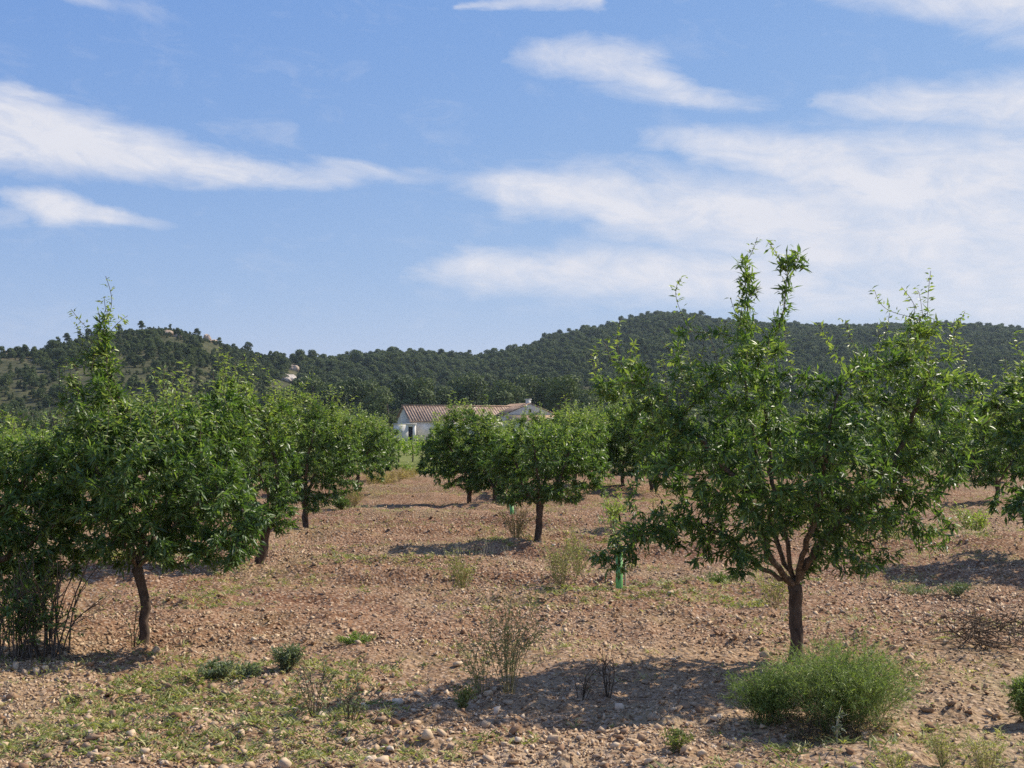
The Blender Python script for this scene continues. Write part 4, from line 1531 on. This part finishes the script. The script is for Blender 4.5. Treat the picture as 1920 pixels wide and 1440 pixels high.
# big feathery bush at the foot of the large tree
plant('feathery_bush', 1585, 1352, 188, 330, 'bright green feathery bush hiding the foot of the large tree', 'bush', 901, 270, 20, (0.03, 0.0035), M_FEATHER, M_FSTEM, 0.3, 0.0017, 5, (0.15, 1.0), wob=0.09, base_r=0.5, start=0.3)
plant('dead_twig_plant', 1545, 1378, 70, 260, 'dry brown stems and dead twigs at the base of the feathery bush', 'twigs', 907, 60, 4, (0.02, 0.005), M_STRAW, M_TWIG, 0.2, 0.002, 2, (0.0, 0.5), wob=0.08, base_r=0.8)
plant('feathery_bush', 1440, 1345, 118, 170, 'darker low feathery bush left of the bright green one', 'bush', 902, 130, 18, (0.03, 0.0035), M_FEATHER, M_FSTEM, 0.2, 0.0017, 4, (0.0, 0.65), wob=0.06, base_r=0.45, start=0.3)
plant('thistle_stalk', 1568, 1392, 72, 44, 'pale dry thistle stalk in front of the feathery bush', 'thistle', 903, 3, 16, (0.018, 0.009), M_GREY, M_PALESTEM, 0.9, 0.0045, 3, (0.8, 1.0), wob=0.04)
# suckers round the tree on the left edge
plant('sucker_shrub', 92, 1226, 205, 260, 'thicket of dark upright sucker stems at the left edge', 'shrub', 904, 18, 3, (0.06, 0.015), M_LEAF, M_LIMB, 0.8, 0.0075, 3, sep=True, wob=0.03, base_r=0.45)
plant('sucker_shrub', 30, 1235, 190, 230, 'leafy tangle of suckers cut by the left edge', 'shrub', 905, 34, 14, (0.06, 0.014), M_LEAF, M_LIMB, 0.75, 0.0045, 4, (0.2, 0.8), wob=0.04, base_r=0.5, start=0.35)
plant('sucker_shoot', 250, 1212, 92, 70, 'thin bare sucker shoots beside the left foreground trunk', 'shoot', 906, 6, 6, (0.03, 0.008), M_LEAF, M_BARK, 0.9, 0.0035, 1, (0.3, 0.7))
# grey-green and green clumps of the foreground
plant('grey_weed', 540, 1258, 58, 66, 'rounded grey-green weed clump in the left middle foreground', 'weed', 910, 46, 22, (0.026, 0.008), M_GREY, M_STEM, 0.5, 0.002, 2, (0.0, 0.9), start=0.2)
plant('grey_weed', 410, 1268, 40, 90, 'low sprawling grey-green weed left of the rounded clump', 'weed', 911, 40, 16, (0.026, 0.008), M_GREY, M_STEM, 0.3, 0.002, 2, (0.1, 1.0))
plant('grey_weed', 468, 1270, 34, 60, 'small grey-green weed between the sprawling one and the rounded clump', 'weed', 912, 30, 14, (0.026, 0.008), M_GREY, M_STEM, 0.3, 0.002, 2, (0.1, 1.0))
plant('low_weed', 668, 1203, 26, 84, 'flat green weed mat in the middle of the stony ground', 'weed', 913, 50, 14, (0.024, 0.007), M_FEATHER, M_STEM, 0.2, 0.0018, 2, (0.0, 0.8))
plant('tall_weed', 952, 1292, 208, 150, 'tall airy yellow-green weed in the centre foreground', 'weed', 914, 20, 14, (0.03, 0.007), M_WEED, M_STEM, 0.8, 0.0028, 4, (0.3, 1.0), wob=0.03)
plant('tall_weed', 905, 1290, 120, 120, 'shorter airy weed left of the tall central one', 'weed', 915, 13, 10, (0.028, 0.007), M_WEED, M_STEM, 0.7, 0.0025, 3, (0.4, 1.0))
plant('twiggy_weed', 590, 1345, 112, 110, 'dark thin-stemmed twiggy weed in the left centre foreground', 'weed', 916, 9, 9, (0.024, 0.007), M_GREY, M_TWIG, 0.9, 0.003, 3, (0.2, 0.9))
plant('twiggy_weed', 655, 1352, 90, 130, 'twiggy weed leaning right beside the dark thin-stemmed one', 'weed', 917, 12, 9, (0.024, 0.007), M_GREY, M_TWIG, 0.5, 0.003, 3, (0.0, 0.7))
plant('dead_twig_plant', 1140, 1296, 105, 70, 'bare dark dead twigs standing in the shadow of the large tree', 'twigs', 918, 5, 0, (0.02, 0.005), None, M_TWIG, 0.9, 0.0045, 4)
plant('dead_twig_plant', 1088, 1298, 82, 80, 'bare bent twigs left of the dark dead twigs', 'twigs', 919, 6, 3, (0.02, 0.005), M_WEED, M_TWIG, 0.7, 0.0035, 3)
plant('tall_weed', 868, 1098, 92, 90, 'airy yellow-green weed clump left of the compact tree shadow', 'weed', 920, 26, 12, (0.034, 0.008), M_WEED, M_STEM, 0.7, 0.0028, 3, (0.3, 1.0))
plant('tall_weed', 1052, 1106, 112, 110, 'broad airy weed clump in front of the compact forked tree', 'weed', 921, 30, 12, (0.034, 0.008), M_WEED, M_STEM, 0.7, 0.0028, 3, (0.3, 1.0))
plant('tall_weed', 1085, 1085, 120, 70, 'green upright weed left of the green-tubed sapling', 'weed', 922, 18, 12, (0.034, 0.008), M_WEED, M_STEM, 0.85, 0.0028, 3, (0.1, 0.8))
plant('tall_weed', 1450, 1135, 90, 90, 'dry yellowish weed behind the trunk of the large tree', 'weed', 923, 22, 12, (0.032, 0.008), M_WEED, M_STEM, 0.7, 0.0025, 3, (0.5, 1.0))
plant('low_weed', 1345, 1094, 34, 74, 'dark green low weed under the hanging tuft of the large tree', 'weed', 924, 40, 14, (0.03, 0.009), M_FEATHER, M_STEM, 0.3, 0.002, 2, (0.0, 0.4))
plant('grey_weed', 1790, 1112, 26, 90, 'flat grey-green weed on the open ground at the right', 'weed', 925, 40, 12, (0.028, 0.009), M_GREY, M_STEM, 0.2, 0.002, 2, (0.0, 0.6))
plant('grey_weed', 1715, 1098, 22, 110, 'faint greenish weed patch left of the flat grey-green one', 'weed', 926, 34, 10, (0.028, 0.009), M_GREY, M_STEM, 0.2, 0.002, 2, (0.3, 0.9))
plant('young_shoots', 1828, 1012, 75, 80, 'bright yellow-green young shoots under the right crowns', 'shoots', 927, 16, 16, (0.075, 0.02), M_LEAF, M_LIMB, 0.6, 0.004, 2, (0.75, 1.0))
plant('young_shoots', 1148, 1002, 80, 84, 'pale yellow-green young shoots left of the large tree low branch', 'shoots', 928, 16, 14, (0.075, 0.02), M_LEAF, M_LIMB, 0.6, 0.004, 2, (0.72, 1.0))
plant('edge_bush', 1928, 1345, 88, 66, 'green feathery bush cut by the right edge in the foreground', 'bush', 929, 110, 20, (0.03, 0.006), M_FEATHER, M_STEM, 0.5, 0.0022, 3, (0.1, 0.9))
for i, (px, py, h, w, lab) in enumerate([(1770, 1432, 80, 110, 'yellowish dry weed at the bottom right, left of its neighbour'), (1850, 1436, 92, 120, 'yellowish dry weed at the bottom right corner, right of its neighbour'), (1680, 1445, 50, 90, 'short yellowish weed at the bottom edge below the feathery bush')]):
    plant('dry_weed', px, py, h, w, lab, 'weed', 930 + i, 24, 9, (0.02, 0.005), M_WEED, M_STEM, 0.7, 0.0018, 3, (0.6, 1.0))
plant('low_weed', 1268, 1412, 40, 70, 'small green weed in the dappled shade at the bottom', 'weed', 934, 26, 9, (0.028, 0.008), M_WEED, M_STEM, 0.5, 0.0018, 1, (0.0, 0.5))
plant('low_weed', 868, 1322, 46, 60, 'small green weed at the upper edge of the tree shadow', 'weed', 935, 24, 9, (0.028, 0.008), M_WEED, M_STEM, 0.5, 0.0018, 1, (0.1, 0.6))
plant('low_weed', 640, 968, 22, 44, 'round dark green weed in the left row beside dry grass', 'weed', 936, 60, 16, (0.05, 0.014), M_FEATHER, M_STEM, 0.4, 0.003, 2, (0.0, 0.3))
plant('dry_bush', 968, 1022, 60, 90, 'dry brownish bush left of the compact forked trunk', 'bush', 937, 40, 9, (0.03, 0.008), M_STRAW, M_STEM, 0.7, 0.003, 3, (0.0, 0.7))
plant('dry_bush', 660, 962, 46, 70, 'dry straw bush behind the round dark green weed', 'bush', 938, 50, 9, (0.04, 0.01), M_STRAW, M_STEM, 0.7, 0.003, 3, (0.1, 0.8))
for i, (px, py) in enumerate([(838, 1042), (862, 1040), (890, 1038), (922, 1036), (948, 1040), (905, 1044)]):
    plant('pale_stalk', px, py, 34 + (i * 7) % 12, 18, 'pale dry stalk at the edge of the compact tree shadow', 'stalk', 940 + i, 4, 4, (0.02, 0.008), M_GREY, M_PALESTEM, 0.9, 0.003, 1, (0.7, 1.0), group='pale stalks by the compact tree')
# dry grass along the far end of the left row
for i in range(16):
    px, py = 690 + (i * 37) % 90, 896 + (i * 13) % 22
    plant('dry_grass_tuft', px, py, rng.uniform(14, 26), 34, 'straw-coloured grass tuft at the far end of the left row', 'grass tuft', 950 + i, 22, 6, (0.14, 0.014), M_STRAW, M_STEM, 0.7, 0.003, 1, group='dry grass at the lane end')
for i in range(9):
    px, py = 760 + i * 14, 884 + (i * 7) % 9
    plant('green_grass_tuft', px, py, rng.uniform(12, 22), 46, 'yellow-green grass tuft closing the far end of the lane', 'grass tuft', 970 + i, 50, 3, (0.12, 0.03), M_VINE, M_WEED, 0.7, 0.005, 1, group='green grass at the lane end')


def weeds_at(lst, name, label, cat, group, seed, **kw):
    for i, (px, py, h, w) in enumerate(lst):
        plant(name, px, py, h, w, label, cat, seed + i, group=group, **kw)


# brush pile on the right
def brush_pile():
    rg = np.random.default_rng(17)
    x, y, z = gp(1850, 1222)
    root = empty('brush_pile', (x, y, z))
    tag(root, 'heap of dark dead prunings on the ground at the right', 'brush pile')
    k = y / F_PX
    for i in range(70):
        a = rg.normal() * 0.6 + (0 if rg.random() < 0.5 else math.pi)
        c = np.array([rg.normal() * 42 * k, rg.normal() * 0.2, abs(rg.normal()) * 20 * k + 0.02])
        d = np.array([math.cos(a), math.sin(a), rg.normal() * 0.25]) * rg.uniform(0.05, 0.19)
        p0, p2 = c - d, c + d
        p0[2], p2[2] = max(p0[2], 0.0), max(p2[2], 0.01)
        pts = spline([p0, c + rg.normal(size=3) * 0.03, p2], 6)
        ch = [(pts, np.linspace(0.006, 0.002, 6) * rg.uniform(0.5, 1.2))]
        for q in range(2):
            j = int(rg.integers(1, 5))
            ch.append((spline([pts[j], pts[j] + rg.normal(size=3) * 0.09 + np.array([0, 0, 0.03])], 3), np.array([0.003, 0.0022, 0.0015])))
        V, F = tube_mesh(ch, 4)
        mesh_obj('twig', V, F, M_TWIG, root)


brush_pile()


# ------------------------------------------------------------------ stones and gravel
def hull(seed, pts=12, flat=0.62):
    rg = np.random.default_rng(seed)
    bm = bmesh.new()
    for q in norm(rg.normal(size=(pts, 3))) * rg.uniform(0.75, 1.0, (pts, 1)) * np.array([1.0, rg.uniform(0.65, 0.95), flat * rg.uniform(0.75, 1.15)]):
        bm.verts.new(q)
    r = bmesh.ops.convex_hull(bm, input=bm.verts)
    bmesh.ops.delete(bm, geom=[g for g in r['geom_interior'] if isinstance(g, bmesh.types.BMVert)], context='VERTS')
    bmesh.ops.triangulate(bm, faces=bm.faces)
    bm.verts.ensure_lookup_table()
    bm.verts.index_update()
    V = np.array([v.co[:] for v in bm.verts])
    F = np.array([[v.index for v in f.verts] for f in bm.faces])
    bm.free()
    return V, F


def stone_field():
    rg = np.random.default_rng(5)
    big = []
    for i in range(9):
        V, F = hull(200 + i, 11)
        big.append((V, F))
    protos = [hull(300 + i, 6, 0.62) for i in range(14)]
    # candidates: position by area, density by patches
    n = 1500000
    y = np.sqrt(rg.uniform(4.0 ** 2, 34.0 ** 2, n))
    x = rg.uniform(-0.5, 0.5, n) * (y + 0.6)
    area = 0.5 * (34 ** 2 - 4 ** 2)
    patch = fbm(x * 0.5 + 3, y * 0.5, 61, 4)
    tilled = fbm(x * 0.22 + 0.15 * y, y * 1.1, 8, 3)
    per = np.where(y < 9.5, 1800, 1150) * np.clip(0.62 + 1.9 * patch - 0.8 * np.clip(tilled, -0.3, 0.3), 0.10, 1.35) * np.clip(1.55 - y / 15, 0.05, 1.0)
    keep = rg.random(n) < per / (n / area)
    x, y = x[keep], y[keep]
    m = len(x)
    rad = np.exp(rg.normal(math.log(0.0138), 0.5, m)) * np.clip(0.75 + y / 50, 0.85, 1.25)
    rad = np.clip(rad, 0.005, 0.05)
    score = rad / y
    order = np.argsort(-score)
    shows = np.abs(x / y) < 0.44
    top = [i for i in order if shows[i] and y[i] > 4.9][:290]
    # each of the largest stones is an object
    meshes = []
    for i, (V, F) in enumerate(big):
        o = mesh_obj('stone', V, F, M_STONE, GROUND)
        meshes.append(o.data)
        o['keep'] = i
        firsts.append(o)
    for j, i in enumerate(top):
        if j < len(firsts):
            o = firsts[j]
        else:
            o = firsts[j % len(firsts)].copy()
            COL.objects.link(o)
        r = rad[i] * 1.05
        o.location = (x[i], y[i], gz(x[i], y[i]) + r * 0.22)
        o.rotation_euler = (rg.normal() * 0.25, rg.normal() * 0.25, rg.random() * 6.28)
        o.scale = (r, r, r * rg.uniform(0.8, 1.2))
    for o in firsts:
        if 'keep' in o:
            del o['keep']
    for o in GROUND.children:
        if 'keep' in o:
            del o['keep']
    rest = np.ones(m, bool)
    rest[top] = False
    xi, yi, ri = x[rest], y[rest], rad[rest]
    zi = height(xi, yi)
    var = rg.integers(0, len(protos), len(xi))
    Vs, Fs, Ts, k0 = [], [], [], 0
    for k, (V, F) in enumerate(protos):
        s = np.nonzero(var == k)[0]
        c = len(s)
        a = rg.random(c) * 6.2832
        tx, ty = rg.normal(size=c) * 0.3, rg.normal(size=c) * 0.3
        ca, sa = np.cos(a), np.sin(a)
        X = V[None, :, 0] * ca[:, None] - V[None, :, 1] * sa[:, None]
        Y = V[None, :, 0] * sa[:, None] + V[None, :, 1] * ca[:, None]
        Z = V[None, :, 2] * rg.uniform(0.7, 1.2, (c, 1)) + X * tx[:, None] + Y * ty[:, None]
        P = np.stack([X, Y, Z], -1) * ri[s][:, None, None] + np.stack([xi[s], yi[s], zi[s] + ri[s] * 0.2], -1)[:, None]
        Vs.append(P.reshape(-1, 3))
        Fs.append((F[None] + (np.arange(c) * len(V))[:, None, None]).reshape(-1, 3) + k0)
        Ts.append(np.repeat(np.clip(rg.beta(1.4, 1.7, c), 0, 0.999), len(V)))
        k0 += c * len(V)
    mesh_obj('gravel', np.concatenate(Vs), np.concatenate(Fs), M_STONE, GROUND, tint=np.concatenate(Ts), kind='stuff')
    print('stones', m)


firsts = []
stone_field()


# ------------------------------------------------------------------ small weeds and litter too many to count
def ground_cover():
    rg = np.random.default_rng(9)

    def tufts(name, n, mat, dens, blade, hgt, label, cat, ymax, tint, blades=7):
        y = np.sqrt(rg.uniform(4.2 ** 2, ymax ** 2, n))
        x = rg.uniform(-0.5, 0.5, n) * (y + 0.6)
        k = rg.random(n) < dens(x, y)
        x, y = x[k], y[k]
        m = len(x)
        sz = np.clip(0.8 + y / 40, 0.8, 1.6) * rg.uniform(0.5, 1.3, m)
        idx = np.repeat(np.arange(m), blades)
        q = len(idx)
        a = rg.random(q) * 6.2832
        P = np.stack([x[idx] + rg.normal(size=q) * 0.018 * sz[idx], y[idx] + rg.normal(size=q) * 0.018 * sz[idx], np.zeros(q)], -1)
        P[:, 2] = height(P[:, 0], P[:, 1]) + 0.002 + rg.random(q) * 0.012
        D = np.stack([np.cos(a), np.sin(a), rg.uniform(hgt[0], hgt[1], q)], -1)
        N = np.array([0, 0, 1.0]) + rg.normal(size=(q, 3)) * 0.4
        L = blade[0] * sz[idx] * rg.uniform(0.5, 1.4, q)
        V, F, tn = leaf_mesh(P, D, N, L, blade[1] * sz[idx] * rg.uniform(0.7, 1.3, q), np.clip(rg.uniform(tint[0], tint[1], m)[idx] + rg.normal(size=q) * 0.1, 0, 1), True)
        o = mesh_obj(name, V, F, mat, None, tint=tn)
        tag(o, label, cat, kind='stuff')
        print(name, m)

    def px_of(x, y):
        return 960 + x / y * F_PX, 810 + CAM_H / y * F_PX

    def d_green(x, y):
        px, py = px_of(x, y)
        p = np.clip(fbm(x * 1.3, y * 1.3, 91, 3) * 4.5 + 0.3, 0, 1)
        left = np.clip((820 - px) / 220, 0, 1) * np.clip((py - 1215) / 40, 0, 1)
        front = np.clip((py - 1330) / 50, 0, 1) * 0.42
        patch = np.clip(fbm(x * 0.6 + 9, y * 0.6, 95, 3) * 6 - 0.7, 0, 1) * 0.55
        return p * np.maximum(np.maximum(left, front), patch * np.clip((y - 8) / 3, 0, 1))

    def d_pale(x, y):
        p = np.clip(fbm(x * 0.7 - 4, y * 0.9, 97, 3) * 4 + 0.1, 0, 1)
        return p * 0.6

    def d_straw(x, y):
        return np.clip(fbm(x * 0.9 - 14, y * 0.9, 99, 3) * 3 + 0.25, 0, 1) * 0.7

    tufts('low_weeds', 100000, M_WEED, d_green, (0.05, 0.009), (0.15, 1.1), 'low green weeds spread over the stony ground', 'weeds', 24, (0.1, 0.95), 9)
    tufts('pale_weeds', 90000, M_WEED, d_pale, (0.045, 0.006), (0.2, 1.4), 'thin yellowish weeds scattered between the stones', 'weeds', 36, (0.45, 1.0), 6)
    tufts('straw_litter', 70000, M_STRAW, d_straw, (0.06, 0.004), (-0.02, 0.5), 'dry straw and leaf litter on the soil', 'litter', 40, (0.0, 1.0), 4)


ground_cover()

# ------------------------------------------------------------------ air
def build_haze():
    V, F = [], []
    box(V, F, (-2000, -1600, -1.5), (4000, 0, 0), (0, 3500, 0), (0, 0, 113.5))
    m, nb = mat_new('pale_air')
    p = nb.node('ShaderNodeVolumePrincipled')
    p.inputs['Color'].default_value = (0.70, 0.84, 1.0, 1.0)
    p.inputs['Density'].default_value = 0.00011
    p.inputs['Anisotropy'].default_value = 0.2
    o = nb.node('ShaderNodeOutputMaterial')
    nb.l.new(p.outputs[0], o.inputs['Volume'])
    h = mesh_obj('haze', np.array(V, float), np.array(F), m)
    tag(h, 'thin bluish air between the orchard and the hills', 'haze', kind='stuff')


build_haze()
